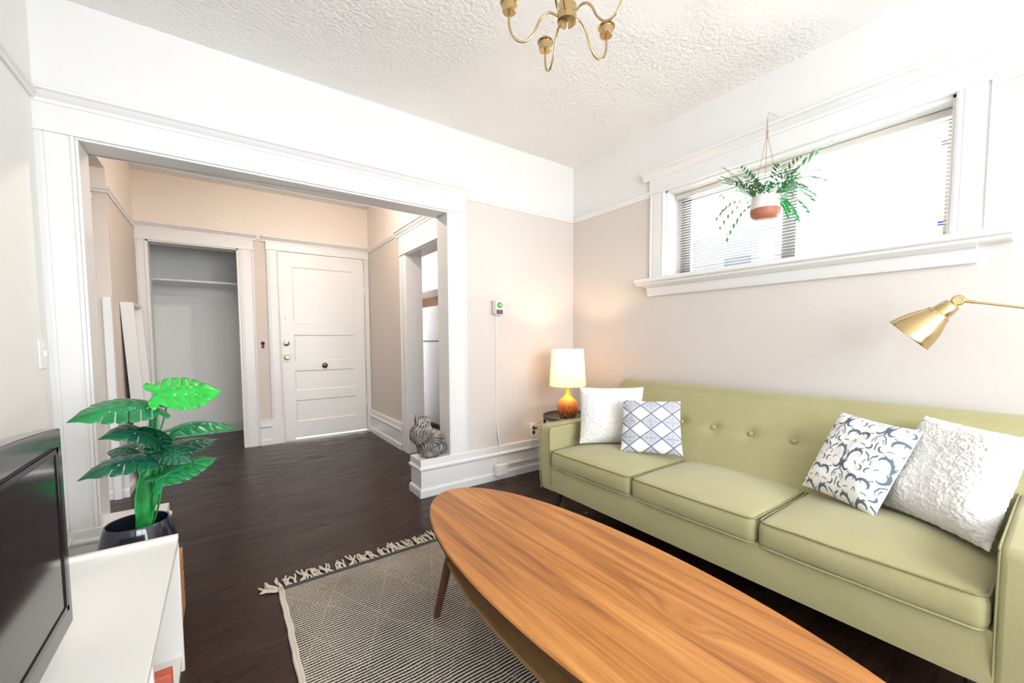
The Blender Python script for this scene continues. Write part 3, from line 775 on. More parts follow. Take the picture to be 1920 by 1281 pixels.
keep(MB().box(-2.92, -2.705, -1.262, -1.225, .055, .150).build('cover', mat('slate_cover', (.12, .22, .30), .5), bevel=.002), b)
keep(MB().box(-2.915, -2.7055, -1.258, -1.229, .0555, .1515).build('pages', mat('paper_b', (.78, .74, .66), .8)), b)

m_tvg = mat('gloss_black_bezel', (.045, .043, .055), .12, spec=.8); m_scr = mat('dark_screen', (.008, .007, .009), .10, spec=.7); m_tvl = mat('tv_line', (.004, .004, .006), .2)
tv = thing('television', (-2.83, -1.86, bz), 'black flat-screen television standing on the cream media bench', 'television')
ty1, ty0, tx = -1.392, -2.20, -2.832
mb = MB(); pr_ = []
n = 24
for i in range(n+1):
    y = ty1-.004+(ty0-ty1+.008)*i/n; s = i/n; pr_.append((y, .918+.020*(1-(2*s-1)**2)))
pr_ = [(ty1, .497), (ty1, .915)]+pr_+[(ty0, .915), (ty0, .497)]
mb.prism(pr_, (tx-.035, 0, 0), (0, 1, 0), (0, 0, 1), (.035, 0, 0)); keep(mb.build('bezel', m_tvg, bevel=.006, seg=3), tv)
keep(MB().box(tx-.001, tx+.0015, ty0+.052, ty1-.052, .555, .872).build('screen', m_scr), tv)
mb = MB()
for a in ((ty0+.040, ty0+.052, .543, .884), (ty1-.052, ty1-.040, .543, .884), (ty0+.040, ty1-.040, .543, .555), (ty0+.040, ty1-.040, .872, .884)):
    mb.box(tx-.001, tx+.004, a[0], a[1], a[2], a[3])
keep(mb.build('screen_border', m_tvl, bevel=.001), tv)
keep(MB().box(tx-.075, tx-.030, ty0+.08, ty1-.08, .53, .88).build('rear_housing', m_tvl, bevel=.01), tv)
keep(MB().lathe([(0, 0), (.10, 0), (.10, .006), (.085, .010), (0, .012)], (tx-.03, -1.85, bz), (0, 0, 1), 40).build('stand_base', m_tvg, smooth=40), tv)
keep(MB().box(tx-.045, tx-.02, -1.90, -1.80, bz+.005, .52).build('stand_neck', m_tvg, bevel=.004), tv)

# ================================================================== CRATE + MONSTERA
cr_ = thing('wooden_crate', (-2.85, -.66, 0), 'low orange-brown wooden crate tucked behind the end of the media bench', 'crate')
cx0, cx1, cy0, cy1 = -2.985, -2.712, -.79, -.52
mb = MB()
for z in (.0, .082, .164): mb.box(cx1-.012, cx1, cy0, cy1, z+.004, z+.074)
keep(mb.build('side_slats', m_crate, bevel=.002), cr_)
mb = MB()
for z in (.0, .082, .164): mb.box(cx0, cx0+.012, cy0, cy1, z+.004, z+.074).box(cx0+.012, cx1-.012, cy0, cy0+.012, z+.004, z+.074).box(cx0+.012, cx1-.012, cy1-.012, cy1, z+.004, z+.074)
keep(mb.build('frame_slats', m_crate, bevel=.002), cr_)
keep(MB().box(cx0, cx1, cy0, cy1, .240, .252).build('top_board', m_crate, bevel=.002), cr_)
for x in (cx0+.012, cx1-.030):
    for y in (cy0+.012, cy1-.030): keep(MB().box(x, x+.018, y, y+.018, 0, .24).build('corner_post', m_crate), cr_)
PX, PY, PZ = -2.828, -.625, .252
plant = thing('monstera_plant', (PX, PY, PZ), 'bright green monstera with split leaves in a navy glazed pot', 'plant')
m_pot = mat('navy_glaze', (.012, .014, .028), .12, spec=.8)
mb = MB().lathe([(0, 0), (.080, 0), (.095, .012), (.108, .05), (.112, .085), (.108, .12), (.099, .155), (.092, .176), (.090, .180), (.086, .178), (.088, .160), (.096, .12), (.098, .08), (.09, .04), (0, .03)], (PX, PY, PZ), n=56)
keep(mb.build('pot', m_pot, smooth=60), plant)
m_soil = mat('potting_soil', (.02, .014, .01), .95); t = NT(m_soil); t.bump(t.noise(t.coord('Object'), 120, 3), .8, .01)
keep(MB().lathe([(0, .128), (.05, .130), (.095, .126)], (PX, PY, PZ), n=32).build('soil', m_soil, smooth=180), plant)
m_stem = mat('green_stem', (.015, .30, .055), .4); t = NT(m_stem); t.col(t.ramp(t.noise(t.coord('Object', (1, 1, .25)), 40, 3), [(.35, (.008, .17, .03)), (.65, (.03, .42, .09))]))
ctrl = [(PX+.012, PY+.02, PZ+.10), (PX+.018, PY+.02, .50), (PX+.030, PY+.02, .60), (PX+.048, PY+.03, .70), (PX+.055, PY+.03, .80)]
keep(MB().tube(curve_pts(ctrl, 30), [.026-.014*i/32 for i in range(len(curve_pts(ctrl, 30)))], 14).build('stem', m_stem, smooth=60), plant)
def leaf_mat(name, a, b):
    m = mat(name, a, .28, spec=.5); t = NT(m); t.col(t.ramp(t.noise(t.coord('Object'), 18, 3), [(.35, a), (.7, b)]))
    t.b.inputs['Transmission Weight'].default_value = 0; return m
m_leafs = {'bright': leaf_mat('leaf_bright', (.012, .46, .04), (.03, .60, .08)), 'mid': leaf_mat('leaf_mid', (.006, .17, .055), (.012, .27, .07)), 'dark': leaf_mat('leaf_dark', (.006, .075, .045), (.012, .14, .06)), 'olive': leaf_mat('leaf_olive', (.045, .075, .035), (.07, .13, .05))}
def monstera_outline(seed):
    rnd = random.Random(seed); pts = []
    # half outline from the notch at the petiole to the tip, with deep slits; unit leaf: length 1 along +y
    def W(t_): return .50*(sin(pi*min(1, (t_*.93+.07)))**.62)*(1-.32*t_)+.02
    half = [(.0, .05), (.05, -.02), (.14, -.10), (.27, -.12), (.38, -.05)]
    cuts = [.16, .31, .46, .61, .76]
    prev = 0
    for k, c in enumerate(cuts):
        for tt in (prev+.03, (prev+c)/2, c-.022):
            half.append((W(tt)*1.02, tt))
        dpt = rnd.uniform(.26, .42) if k < 4 else .45
        half += [(W(c)*.95, c-.012), (W(c)*dpt+.012, c-.078), (W(c)*dpt, c-.072), (W(c)*dpt+.015, c-.064), (W(c+.03)*.95, c+.004)]
        prev = c+.015
    half += [(W(.86), .86), (W(.95)*.8, .95), (0, 1.06)]
    right = half; left = [(-x, y) for x, y in half[1:-1]][::-1]
    return right+left
def hole_pts(cx, cy, a, b, ang, n=8):
    return [(cx+a*cos(2*pi*i/n)*cos(ang)-b*sin(2*pi*i/n)*sin(ang), cy+a*cos(2*pi*i/n)*sin(ang)+b*sin(2*pi*i/n)*cos(ang)) for i in range(n)]
def leaf_obj(tip, basep, width, m, droop, roll, seed, name='leaf'):
    out = monstera_outline(seed); holes = []
    for s in (1, -1):
        for y in (.14, .30, .46, .60): holes.append(hole_pts(s*.085, y, .030, .013, s*.6))
    V = [Vector(p) for p in out]; F = [tuple(range(len(out)))]
    for h in holes:
        o_ = len(V); V += [Vector(p) for p in h]; F.append(tuple(range(o_, o_+len(h))))
    # interior points for bending
    for i in range(-5, 6):
        for j in range(-1, 11):
            x, y = i*.09, j*.1
            V.append(Vector((x, y)))
    vs, es, fs, *_ = delaunay_2d_cdt(V, [], F, 2, 1e-5)
    tip, b0 = Vector(tip), Vector(basep); d = tip-b0; Ln = d.length; ax = d.normalized()
    side = ax.cross(Vector((0, 0, 1))).normalized(); nrm = side.cross(ax).normalized()
    side, nrm = side*cos(roll)+nrm*sin(roll), nrm*cos(roll)-side*sin(roll)
    pts = []
    for v in vs:
        x, y = v.x, v.y; z = droop*(1-(2*y-1)**2)*1.0-.55*abs(droop+.1)*x*x*1.4+.012*sin(x*26)*abs(x)+abs(x)*.10*0
        z += -.10*abs(x)
        pts.append(b0+ax*(y*Ln)+side*(x*width)+nrm*(z*Ln))
    mb = MB(); mb.add(pts, [tuple(f) for f in fs])
    mid = [b0+ax*(k/8*Ln)+nrm*((droop*(1-(2*k/8-1)**2)-.0)*Ln+.001) for k in range(9)]
    mb.tube(mid, [.0025-.0002*k for k in range(9)], 5)
    o = mb.build(name, m, smooth=50)
    sd = o.modifiers.new('thick', 'SOLIDIFY'); sd.thickness = .0012; sd.offset = 0
    keep(o, plant); return o
stem_top = Vector((PX+.055, PY+.03, .80))
leaves = [  # tip, base, width, mat, droop, roll, petiole root z
    ((-2.565, -.60, .893), (-2.758, -.66, .905), .21, 'bright', .05, -.62, .80),
    ((-2.955, -.74, .842), (-2.755, -.66, .858), .19, 'mid', .10, .42, .78),
    ((-2.845, -.52, .862), (-2.735, -.56, .845), .15, 'olive', .05, -.2, .78),
    ((-2.885, -.74, .775), (-2.755, -.655, .715), .16, 'dark', .25, .5, .66),
    ((-2.775, -.75, .800), (-2.755, -.655, .705), .12, 'dark', .15, .3, .66),
    ((-2.510, -.52, .715), (-2.722, -.60, .748), .15, 'mid', .14, -.25, .56),
    ((-2.590, -.46, .672), (-2.735, -.55, .660), .16, 'dark', .10, -.2, .58),
    ((-2.940, -.74, .648), (-2.740, -.66, .662), .15, 'dark', .13, .35, .60),
    ((-2.905, -.56, .690), (-2.790, -.60, .648), .15, 'dark', .25, .3, .58),
    ((-2.590, -.60, .618), (-2.765, -.68, .585), .14, 'mid', .12, -.45, .50),
    ((-2.690, -.48, .66), (-2.740, -.58, .62), .12, 'olive', .1, 0, .55),
    ((-2.66, -.70, .64), (-2.755, -.66, .69), .10, 'dark', .12, -.6, .6)]
for i, (tip, b_, wd, mk, dr, rl, pz) in enumerate(leaves):
    lf = leaf_obj(tip, b_, wd, m_leafs[mk], dr, rl, i+3)
    tt = (pz-.35)/(.80-.35); root = Vector((PX+.016+.040*tt, PY+.02, pz-.09)); e = Vector(b_)
    if i in (5, 9, 6): root = Vector((PX+.03, PY+.02, .41))
    mid = root.lerp(e, .6)+Vector(((e.x-root.x)*.15, (e.y-root.y)*.15, .01))
    MB().tube(curve_pts([root, mid, e], 14), .0032, 7).build('petiole', m_stem, smooth=180).parent = lf
for k, (dx, dy) in enumerate(((-.02, -.015), (.035, -.01), (.045, .015))):
    keep(MB().tube(curve_pts([(PX+.012+dx*.5, PY+.02+dy*.5, .385), (PX+.015+dx, PY+.02+dy, .48), (PX+.03+dx*1.1, PY+.02+dy, .58+.02*k), (PX+.045+dx*.5, PY+.02, .66)], 18), .0032, 7).build('stalk', m_stem, smooth=180), plant)

# ================================================================== HANGING PLANTER
HX, HY = -.135, -1.610
hp = thing('hanging_planter', (HX, HY, 1.735), 'white and terracotta hanging pot with feathery palm fronds by the window', 'planter')
m_tc = mat('dipped_pot', (.86, .80, .74), .5); t = NT(m_tc)
g = t.n('NewGeometry'); sx = t.n('SeparateXYZ'); t.l(g.outputs['Position'], sx.inputs[0])
t.col(t.mix(t.math('GREATER_THAN', sx.outputs['Z'], 1.790), (.42, .15, .085), (.86, .81, .75)))
prof = [(0, 0), (.040, 0), (.058, .006), (.069, .020), (.072, .040), (.070, .080), (.066, .118), (.062, .120), (.060, .112), (.064, .06), (0, .03)]
keep(MB().lathe(prof, (HX, HY, 1.738), n=48).build('pot', m_tc, smooth=50), hp)
keep(MB().lathe([(0, .100), (.062, .098)], (HX, HY, 1.738), n=24).build('soil', m_soil), hp)
m_cord = mat('tan_cord', (.45, .27, .17), .8)
mb = MB()
for k in range(3):
    a = 2*pi*k/3+.5; mb.tube([(HX+.064*cos(a), HY+.064*sin(a), 1.845), (HX+.067*cos(a), HY+.067*sin(a), 1.862), (HX+.002*cos(a), HY+.002*sin(a), 2.18)], .0016, 6)
mb.tube([(HX, HY, 2.17), (HX, HY, 2.265)], .003, 8); mb.tube([(HX, HY, 2.185), (HX, HY, 2.205)], .006, 8)
keep(mb.build('cord', m_cord, smooth=60), hp)
mb = MB(); mb.tube([(HX, HY, 2.258), (HX+.004, HY, 2.30), (-.06, HY, 2.312), (0, HY, 2.312)], .0016, 6); keep(mb.build('hook', m_chrome, smooth=60), hp)
m_fr = [leaf_mat('frond_green', (.02, .20, .05), (.06, .34, .09)), leaf_mat('frond_olive', (.10, .16, .04), (.17, .25, .07)), leaf_mat('frond_bright', (.01, .40, .09), (.03, .50, .14))]
rnd = random.Random(5)
fl = []
for i in range(52):
    az = radians(rnd.uniform(0, 360)); ln = rnd.uniform(.12, .22); el = rnd.uniform(.45, 1.15); fl.append((az, ln, el, i % 3 if i % 3 < 2 else 0))
# window-plane directions get the long arching fronds the photo shows
for az, ln, el, k in ((95, .22, .95, 0), (80, .25, .8, 0), (88, .23, .62, 1), (100, .24, .5, 1), (90, .20, 1.2, 0), (84, .26, .42, 1), (97, .18, .1, 0), (-88, .24, .95, 0), (-80, .27, 1.0, 0), (-95, .22, .7, 2), (-85, .18, .3, 2), (-100, .15, .1, 2), (-75, .14, .0, 2), (-80, .13, .15, 2), (-70, .15, .2, 2), (-92, .25, .75, 0), (-86, .20, .55, 2), (-97, .27, .62, 0), (180, .16, .8, 0), (150, .18, .9, 0)):
    fl.append((radians(az), ln, el, k))
for az, ln, el, k in fl:
    dx, dy = cos(az), sin(az)
    if dx > .25: ln *= .55
    if dx < -.55: ln *= .75; el = max(el, .85)
    b0 = Vector((HX+.03*dx, HY+.03*dy, 1.835)); mb = MB(); pts = []
    for q in range(9):
        s = q/8; pts.append(b0+Vector((dx*ln*s*(1-.12*s), dy*ln*s*(1-.12*s), ln*(el*1.35*s-1.0*s*s*(.55+.5*(1-el))))))
    mb.tube(pts, [.0015-.0001*q for q in range(9)], 5)
    for q in range(2, 9):
        p = pts[q]; d = (pts[q]-pts[q-1]).normalized(); side = d.cross(Vector((0, 0, 1))).normalized()
        for sg in (1, -1):
            ll = .058*(1-.35*abs(q-5.5)/3.5)*rnd.uniform(.8, 1.1)
            e = p+(d*.75+side*sg*.8+Vector((0, 0, rnd.uniform(-.35, .05)))).normalized()*ll
            m_ = p.lerp(e, .4); wv = (e-p).cross(Vector((0, 0, 1))).normalized()*.0058
            mb.add([p, m_+wv, e, m_-wv], [(0, 1, 2, 3)])
    keep(mb.build('frond', m_fr[k]), hp)

# ================================================================== SIDE TABLE + TABLE LAMP
LX, LY, LZ = -.400, -.355, .483
stb = thing('side_table', (-.36, -.335, 0), 'round dark metal tray table behind the left sofa arm', 'side table')
m_tray = mat('dark_tray', (.10, .09, .085), .35, .4)
keep(MB().lathe([(0, .474), (.195, .474), (.205, .478), (.208, .505), (.203, .507), (.199, .483), (0, .481)], (-.36, -.335, 0), n=64).build('tray', m_tray, smooth=50), stb)
for a in (35, 125, 215, 305):
    x, y = -.36+.196*cos(radians(a+95)), -.335+.196*sin(radians(a+95))
    keep(MB().box(x-.007, x+.007, y-.007, y+.007, 0, .474).build('leg', m_blackmetal), stb)
mb = MB(); mb.box(-.355-.19, -.365+.19, -.34, -.33, .12, .132).box(-.365, -.355, -.52, -.15, .12, .132); keep(mb.build('crossbar', m_blackmetal), stb)
lamp = thing('table_lamp', (LX, LY, LZ), 'lit table lamp with orange mottled ceramic base and cream shade', 'lamp')
m_cer = mat('orange_glaze', (.8, .25, .02), .15, spec=.7); t = NT(m_cer)
g = t.n('NewGeometry'); sx = t.n('SeparateXYZ'); t.l(g.outputs['Position'], sx.inputs[0])
hz = t.math('DIVIDE', t.math('SUBTRACT', sx.outputs['Z'], LZ), .24)
st_ = t.noise(t.coord('Object', (1, 1, .22)), 85, 4, .6); hh = t.math('ADD', hz, t.math('MULTIPLY', t.math('SUBTRACT', st_, .5), .55))
c1 = t.ramp(hh, [(0, (.05, .02, .015)), (.16, (.22, .05, .012)), (.36, (.78, .12, .01)), (.56, (.88, .22, .01)), (.68, (.92, .50, .01)), (.85, (.85, .62, .02))])
fl_ = t.ramp(t.noise(t.coord('Object', (1, 1, .3)), 150, 3), [(.54, (0, 0, 0)), (.60, (1, 1, 1))])
t.col(t.mix(t.math('MULTIPLY', fl_, .45), c1, (.85, .55, .30)))
keep(MB().lathe([(0, 0), (.052, 0), (.056, .006), (.070, .035), (.079, .07), (.081, .095), (.077, .120), (.066, .142), (.048, .158), (.030, .172), (.020, .190), (.0165, .215), (.019, .240), (.021, .250), (0, .252)], (LX, LY, LZ), n=56).build('base', m_cer, smooth=60), lamp)
keep(MB().tube([(LX, LY, LZ+.25), (LX, LY, LZ+.33)], .008, 10).build('socket', m_brass, smooth=50), lamp)
m_shade = bpy.data.materials.new('linen_shade'); m_shade.use_nodes = True; n_ = m_shade.node_tree; n_.nodes.clear()
o_ = n_.nodes.new('ShaderNodeOutputMaterial'); mx = n_.nodes.new('ShaderNodeMixShader'); df = n_.nodes.new('ShaderNodeBsdfDiffuse'); tl = n_.nodes.new('ShaderNodeBsdfTranslucent')
df.inputs[0].default_value = (.90, .86, .80, 1); tl.inputs[0].default_value = (.90, .80, .68, 1); mx.inputs[0].default_value = .55
n_.links.new(df.outputs[0], mx.inputs[1]); n_.links.new(tl.outputs[0], mx.inputs[2]); n_.links.new(mx.outputs[0], o_.inputs[0])
zs0, zs1, rs0, rs1 = .738, 1.018, .140, .120
keep(MB().lathe([(rs0, zs0), (rs1, zs1), (rs1-.002, zs1), (rs0-.002, zs0), (rs0, zs0)], (LX, LY, 0), n=72).build('shade', m_shade, smooth=40), lamp)
mb = MB()
for k in range(3):
    a = 2*pi*k/3; mb.tube([(LX, LY, zs1-.02), (LX+(rs1-.003)*cos(a), LY+(rs1-.003)*sin(a), zs1-.012)], .0015, 5)
keep(mb.build('spider', m_brass), lamp)
m_bulb = bpy.data.materials.new('warm_bulb'); m_bulb.use_nodes = True; b_ = m_bulb.node_tree.nodes['Principled BSDF']
b_.inputs['Base Color'].default_value = (1, .9, .75, 1); b_.inputs['Emission Color'].default_value = (1, .72, .42, 1); b_.inputs['Emission Strength'].default_value = 12
keep(MB().ball((LX, LY, .862), (.026, .026, .032)).build('bulb', m_bulb, smooth=180), lamp)
point('table_lamp_light', (LX, LY, .905), 6.5, (1, .70, .43), .03)

# ================================================================== FLOOR LAMP
J = Vector((-.238, -2.351, 1.239)); mouth = Vector((-.263, -2.219, 1.1035)); PE = Vector((-.129, -2.882, 1.113))
flp = thing('floor_lamp', (PE.x, PE.y, 0), 'brass reading floor lamp reaching over the right end of the sofa', 'lamp')
ax = (mouth-J).normalized(); Lh = (mouth-J).length
prof = [(.008, .022), (.022, .022), (.027, .028), (.031, .062), (.0325, .078), (.039, .082), (.041, .092), (.053, .120), (.0655, .152), (.0745, .186), (.080, .216), (.0825, .224), (.0825, .228), (.079, .226), (.071, .186), (.062, .152), (.049, .120), (.034, .092), (.026, .07), (0, .06)]
k_ = Lh/.228
keep(MB().lathe([(r_, h*k_) for r_, h in prof], J, ax, 56).build('lamp_shade', m_brass, smooth=50), flp)
vh = MB(); a_ = ax.orthogonal().normalized(); b_ = ax.cross(a_)
for i in range(14):
    d = a_*cos(2*pi*i/14)+b_*sin(2*pi*i/14); c = J+ax*(.090*k_)+d*.0405
    vh.lathe([(0, 0), (.0016, 0), (.0016, .0008), (0, .0009)], c, d, 6)
keep(vh.build('vent_holes', m_blackmetal), flp)
camdir = (Vector((-2.55, -2.63, 1.10))-J).normalized()
side_ax = (ax.cross(PE-J)).normalized()
keep(MB().lathe([(0, -.012), (.016, -.012), (.020, -.008), (.020, .008), (.016, .012), (.011, .012), (.010, .009), (0, .009)], J, side_ax if side_ax.dot(camdir) > 0 else -side_ax, 28).build('joint', m_brass, smooth=40), flp)
keep(MB().tube([J+ax*.012, J+ax*.03], .0065, 12).build('shade_neck', m_brass, smooth=50), flp)
da = (PE-J).normalized()
keep(MB().tube([J+da*.014, J+da*.045], .0062, 12).build('arm_collar', m_brass, smooth=50), flp)
keep(MB().tube([J+da*.03, PE], .0045, 12).build('arm', m_brass, smooth=60), flp)
keep(MB().tube([(PE.x, PE.y, .02), (PE.x, PE.y, 1.16)], .008, 14).build('pole', m_brass, smooth=60), flp)
keep(MB().lathe([(0, 0), (.12, 0), (.122, .012), (.11, .018), (.02, .024), (.012, .035)], (PE.x, PE.y, 0), n=48).build('base', m_brass, smooth=40), flp)

# ================================================================== CHANDELIER
HX_, HY_, RR = -1.52, -1.53, .2028
ch = thing('chandelier', (HX_, HY_, 2.21), 'five-arm brass chandelier hanging from the ceiling', 'chandelier')
hub = [(0, 0), (.030, 0), (.034, .003), (.034, .055), (.026, .060), (.012, .075), (.009, .10), (.009, .30), (.045, .345), (.060, .365), (.060, .372), (0, .372)]
keep(MB().lathe([(r_, h+2.213) for r_, h in hub], (HX_, HY_, -.004), n=40).build('hub', m_brass, smooth=40), ch)
keep(MB().lathe([(0, 2.190), (.004, 2.190), (.004, 2.21), (0, 2.212)], (HX_, HY_, 0), n=10).build('finial', m_chrome, smooth=60), ch)
def arm_pts():
    return curve_pts([(.030, 0, 2.232), (.062, 0, 2.245), (.092, 0, 2.225), (.118, 0, 2.175), (.150, 0, 2.148), (.185, 0, 2.160), (RR, 0, 2.200), (RR, 0, 2.252)], 42)
for k in range(5):
    a = radians(71.72+72*k); Rm = Matrix.Rotation(a, 3, 'Z')
    pp = [Rm @ p for p in arm_pts()]; pp = [(p.x+HX_, p.y+HY_, p.z) for p in pp]
    am = MB().tube(pp, .0042, 10).build('arm', m_brass, smooth=60); keep(am, ch)
    c = (HX_+RR*cos(a), HY_+RR*sin(a), 2.247)
    cup = MB().lathe([(0, 0), (.022, 0), (.0245, .003), (.026, .030), (.032, .031), (.032, .034), (0, .034)], c, n=28).build('cup', m_brass, smooth=25); keep(cup, ch)
    MB().lathe([(.012, .032), (.012, .052), (0, .053)], c, n=18).build('socket', m_brass, cup, smooth=40)

# ================================================================== CAT FIGURINE
mb = MB(); cx, cy, cz = -1.36, .065, .263
for c, r_ in (((-1.418, .045, .505), (.055, .055, .050)), ((-1.420, .005, .498), (.030, .026, .024)), ((-1.430, .05, .430), (.078, .072, .080)), ((-1.415, .045, .455), (.060, .07, .06)), ((-1.392, .060, .350), (.062, .068, .095)),
              ((-1.325, .075, .360), (.078, .074, .088)), ((-1.300, .075, .320), (.078, .080, .066)), ((-1.345, .065, .295), (.095, .078, .034)), ((-1.39, .0, .285), (.030, .022, .022)), ((-1.35, -.005, .285), (.03, .022, .02))):
    mb.ball(c, r_, 24, 16)
for sx_ in (-1, 1):
    mb.tube([(-1.418+sx_*.036, .05, .535), (-1.418+sx_*.050, .048, .572)], [.020, .003], 10)
tmp = mb.build('fur_tmp', m_trim); rm = tmp.modifiers.new('r', 'REMESH'); rm.mode = 'VOXEL'; rm.voxel_size = .0042
sm = tmp.modifiers.new('s', 'SMOOTH'); sm.iterations = 5
dg = bpy.context.evaluated_depsgraph_get(); me = bpy.data.meshes.new_from_object(tmp.evaluated_get(dg)); bpy.data.objects.remove(tmp)
ca = me.color_attributes.new('dye', 'FLOAT_COLOR', 'POINT'); cols = []; new = []
for v in me.vertices:
    p = v.co; nn = v.normal.copy()
    ax_x = -1.42 if p.z > .42 else (-1.42+(.42-p.z)*.55); th_ = atan2(p.y-.055, p.x-ax_x)
    s = th_*9.5+1.5*sin(p.z*52+th_*1.5)+3.6*noise.noise(Vector((p.x*15, p.y*15, p.z*8)))
    rdg = abs(sin(s)); rdg2 = abs(sin(s*2.3+.7+sin(p.z*90)))
    h = .0055*(rdg-.45)+.003*(rdg2-.5)
    if p.z < .274: h = min(h, 0)*.2
    new.append(p+nn*h); f = max(0, min(1, (rdg-.30)*.75+.45*(rdg2-.45)+.5*noise.noise(p*22)+(.25 if p.z > .47 and p.y < .02 else 0))); cols.append(f)
for v, p in zip(me.vertices, new): v.co = (p.x, p.y, max(p.z, .2635))
ca.data.foreach_set('color', [q for c in cols for q in (c, c, c, 1)])
me.polygons.foreach_set('use_smooth', [True]*len(me.polygons))
m_cat = mat('painted_stone_fur', (.3, .3, .3), .5); t = NT(m_cat); at = t.n('VertexColor', layer_name='dye'); sx = t.n('SeparateColor'); t.l(at.outputs['Color'], sx.inputs[0])
t.col(t.ramp(sx.outputs[0], [(.0, (.055, .052, .050)), (.45, (.17, .157, .142)), (.95, (.46, .41, .35))]))
me.materials.clear(); me.materials.append(m_cat)
cat = bpy.data.objects.new('cat_figurine', me); C.objects.link(cat)
me.transform(Matrix.Translation((-cx, -cy, -cz))); cat.location = (cx, cy, cz)
tag(cat, 'grey long-haired cat figurine sitting on the white plinth by the opening', 'figurine')
m_eye = mat('dark_eye', (.01, .01, .01), .2)
for sx_ in (-1, 1): q = MB().ball((-1.418+sx_*.021, -.006, .520), .0055, 10, 8).build('eye', m_eye, smooth=180); q.parent = cat; q.matrix_parent_inverse = Matrix.Translation((-cx, -cy, -cz))
q = MB().ball((-1.420, -.022, .503), (.006, .004, .004), 10, 8).build('nose', m_eye, smooth=180); q.parent = cat; q.matrix_parent_inverse = Matrix.Translation((-cx, -cy, -cz))

# ================================================================== WALL DEVICES
th_ = thing('thermostat', (-.805, 0, 1.335), 'small white thermostat with round green dial on the beige wall', 'thermostat')
m_ivory = mat('ivory_plastic', (.62, .52, .42), .4)
keep(MB().box(-.862, -.782, -.026, 0, 1.288, 1.392).build('backplate', m_ivory, bevel=.003), th_)
keep(MB().box(-.848, -.778, -.040, -.026, 1.284, 1.390).build('body', m_plastic, bevel=.003), th_)
keep(MB().box(-.843, -.783, -.042, -.039, 1.289, 1.323).build('label_plate', mat('grey_plate', (.13, .11, .11), .4)), th_)
keep(MB().lathe([(0, 0), (.022, 0), (.022, .006), (.018, .009), (0, .009)], (-.813, -.040, 1.357), (0, -1, 0), 28).build('dial', mat('green_dial', (.04, .30, .03), .3), smooth=40), th_)
keep(MB().lathe([(0, 0), (.013, 0), (.012, .002), (0, .0022)], (-.813, -.049, 1.357), (0, -1, 0), 24).build('dial_face', mat('green_face', (.20, .62, .12), .3)), th_)
m_race = mat('painted_raceway', (.80, .73, .66), .4)
rc = thing('cable_raceway', (-.825, 0, .05), 'thin painted cable cover running down from the thermostat', 'cable cover')
keep(MB().box(-.829, -.821, -.007, 0, .45, 1.288).build('upper_channel', m_race), rc)
keep(MB().tube([(-.825, -.006, .45), (-.818, -.012, .36), (-.815, -.036, .262), (-.815, -.024, .19), (-.82, -.03, .13)], .005, 8).build('cable', m_trim, smooth=60), rc)
jb = MB().box(-.872, -.772, -.078, -.036, .045, .128).build('junction_box', m_plastic, bevel=.004); tag(jb, 'white junction box on the baseboard below the thermostat', 'junction box')
mb = MB(); mb.prism([(0, 0), (.016, 0), (.016, .018), (0, .018)], (-.772, -.018, .098), (0, -1, 0), (0, 0, 1), (.75, 0, 0)); tag(mb.build('cable_conduit', m_trim, bevel=.003), 'white cable conduit running along the baseboard behind the sofa arm', 'conduit')
ol = thing('wall_outlet', (-.455, 0, .335), 'cream wall outlet with a brown plug beside the sofa arm', 'outlet')
keep(MB().box(-.497, -.420, -.006, 0, .278, .398).build('cover_plate', m_plastic, bevel=.002), ol)
m_soc = mat('brown_socket', (.10, .035, .02), .4)
for z in (.318, .358): keep(MB().lathe([(0, 0), (.015, 0), (.015, .004), (0, .005)], (-.455, -.006, z), (0, -1, 0), 20).build('socket', m_soc, smooth=40), ol)
pl = thing('lamp_cord', (-.455, -.01, .358), 'thin brown lamp cord plugged into the wall outlet', 'cord')
keep(MB().lathe([(0, 0), (.012, 0), (.012, .022), (.005, .030), (0, .031)], (-.455, -.0112, .358), (0, -1, 0), 16).build('plug', m_soc, smooth=40), pl)
keep(MB().tube(curve_pts([(-.455, -.04, .358), (-.43, -.06, .35), (-.38, -.08, .352), (-.30, -.10, .33), (-.26, -.12, .30)], 20), .0022, 6).build('wire', m_soc, smooth=60), pl)
sw = thing('light_switch', (XL, -.11, 1.04), 'white light switch plate on the left wall beside the opening', 'switch')
keep(MB().box(XL, XL+.006, -.150, -.075, .985, 1.105).build('cover_plate', m_plastic, bevel=.002), sw)
keep(MB().box(XL+.006, XL+.018, -.118, -.107, 1.035, 1.058).build('toggle', m_plastic, bevel=.002), sw)
dk = thing('door_chime_button', (-2.203, D, 1.05), 'small dark ornate bell push on the strip between the two foyer doorways', 'bell push')
m_iron = mat('dark_iron', (.05, .04, .04), .4, .7)
keep(MB().lathe([(0, 0), (.016, 0), (.018, .004), (.010, .010), (0, .011)], (-2.203, D, 1.068), (0, -1, 0), 16).build('rosette', m_iron, smooth=40), dk)
keep(MB().box(-2.215, -2.191, D-.007, D, 1.015, 1.060).build('plate', m_iron, bevel=.004), dk)

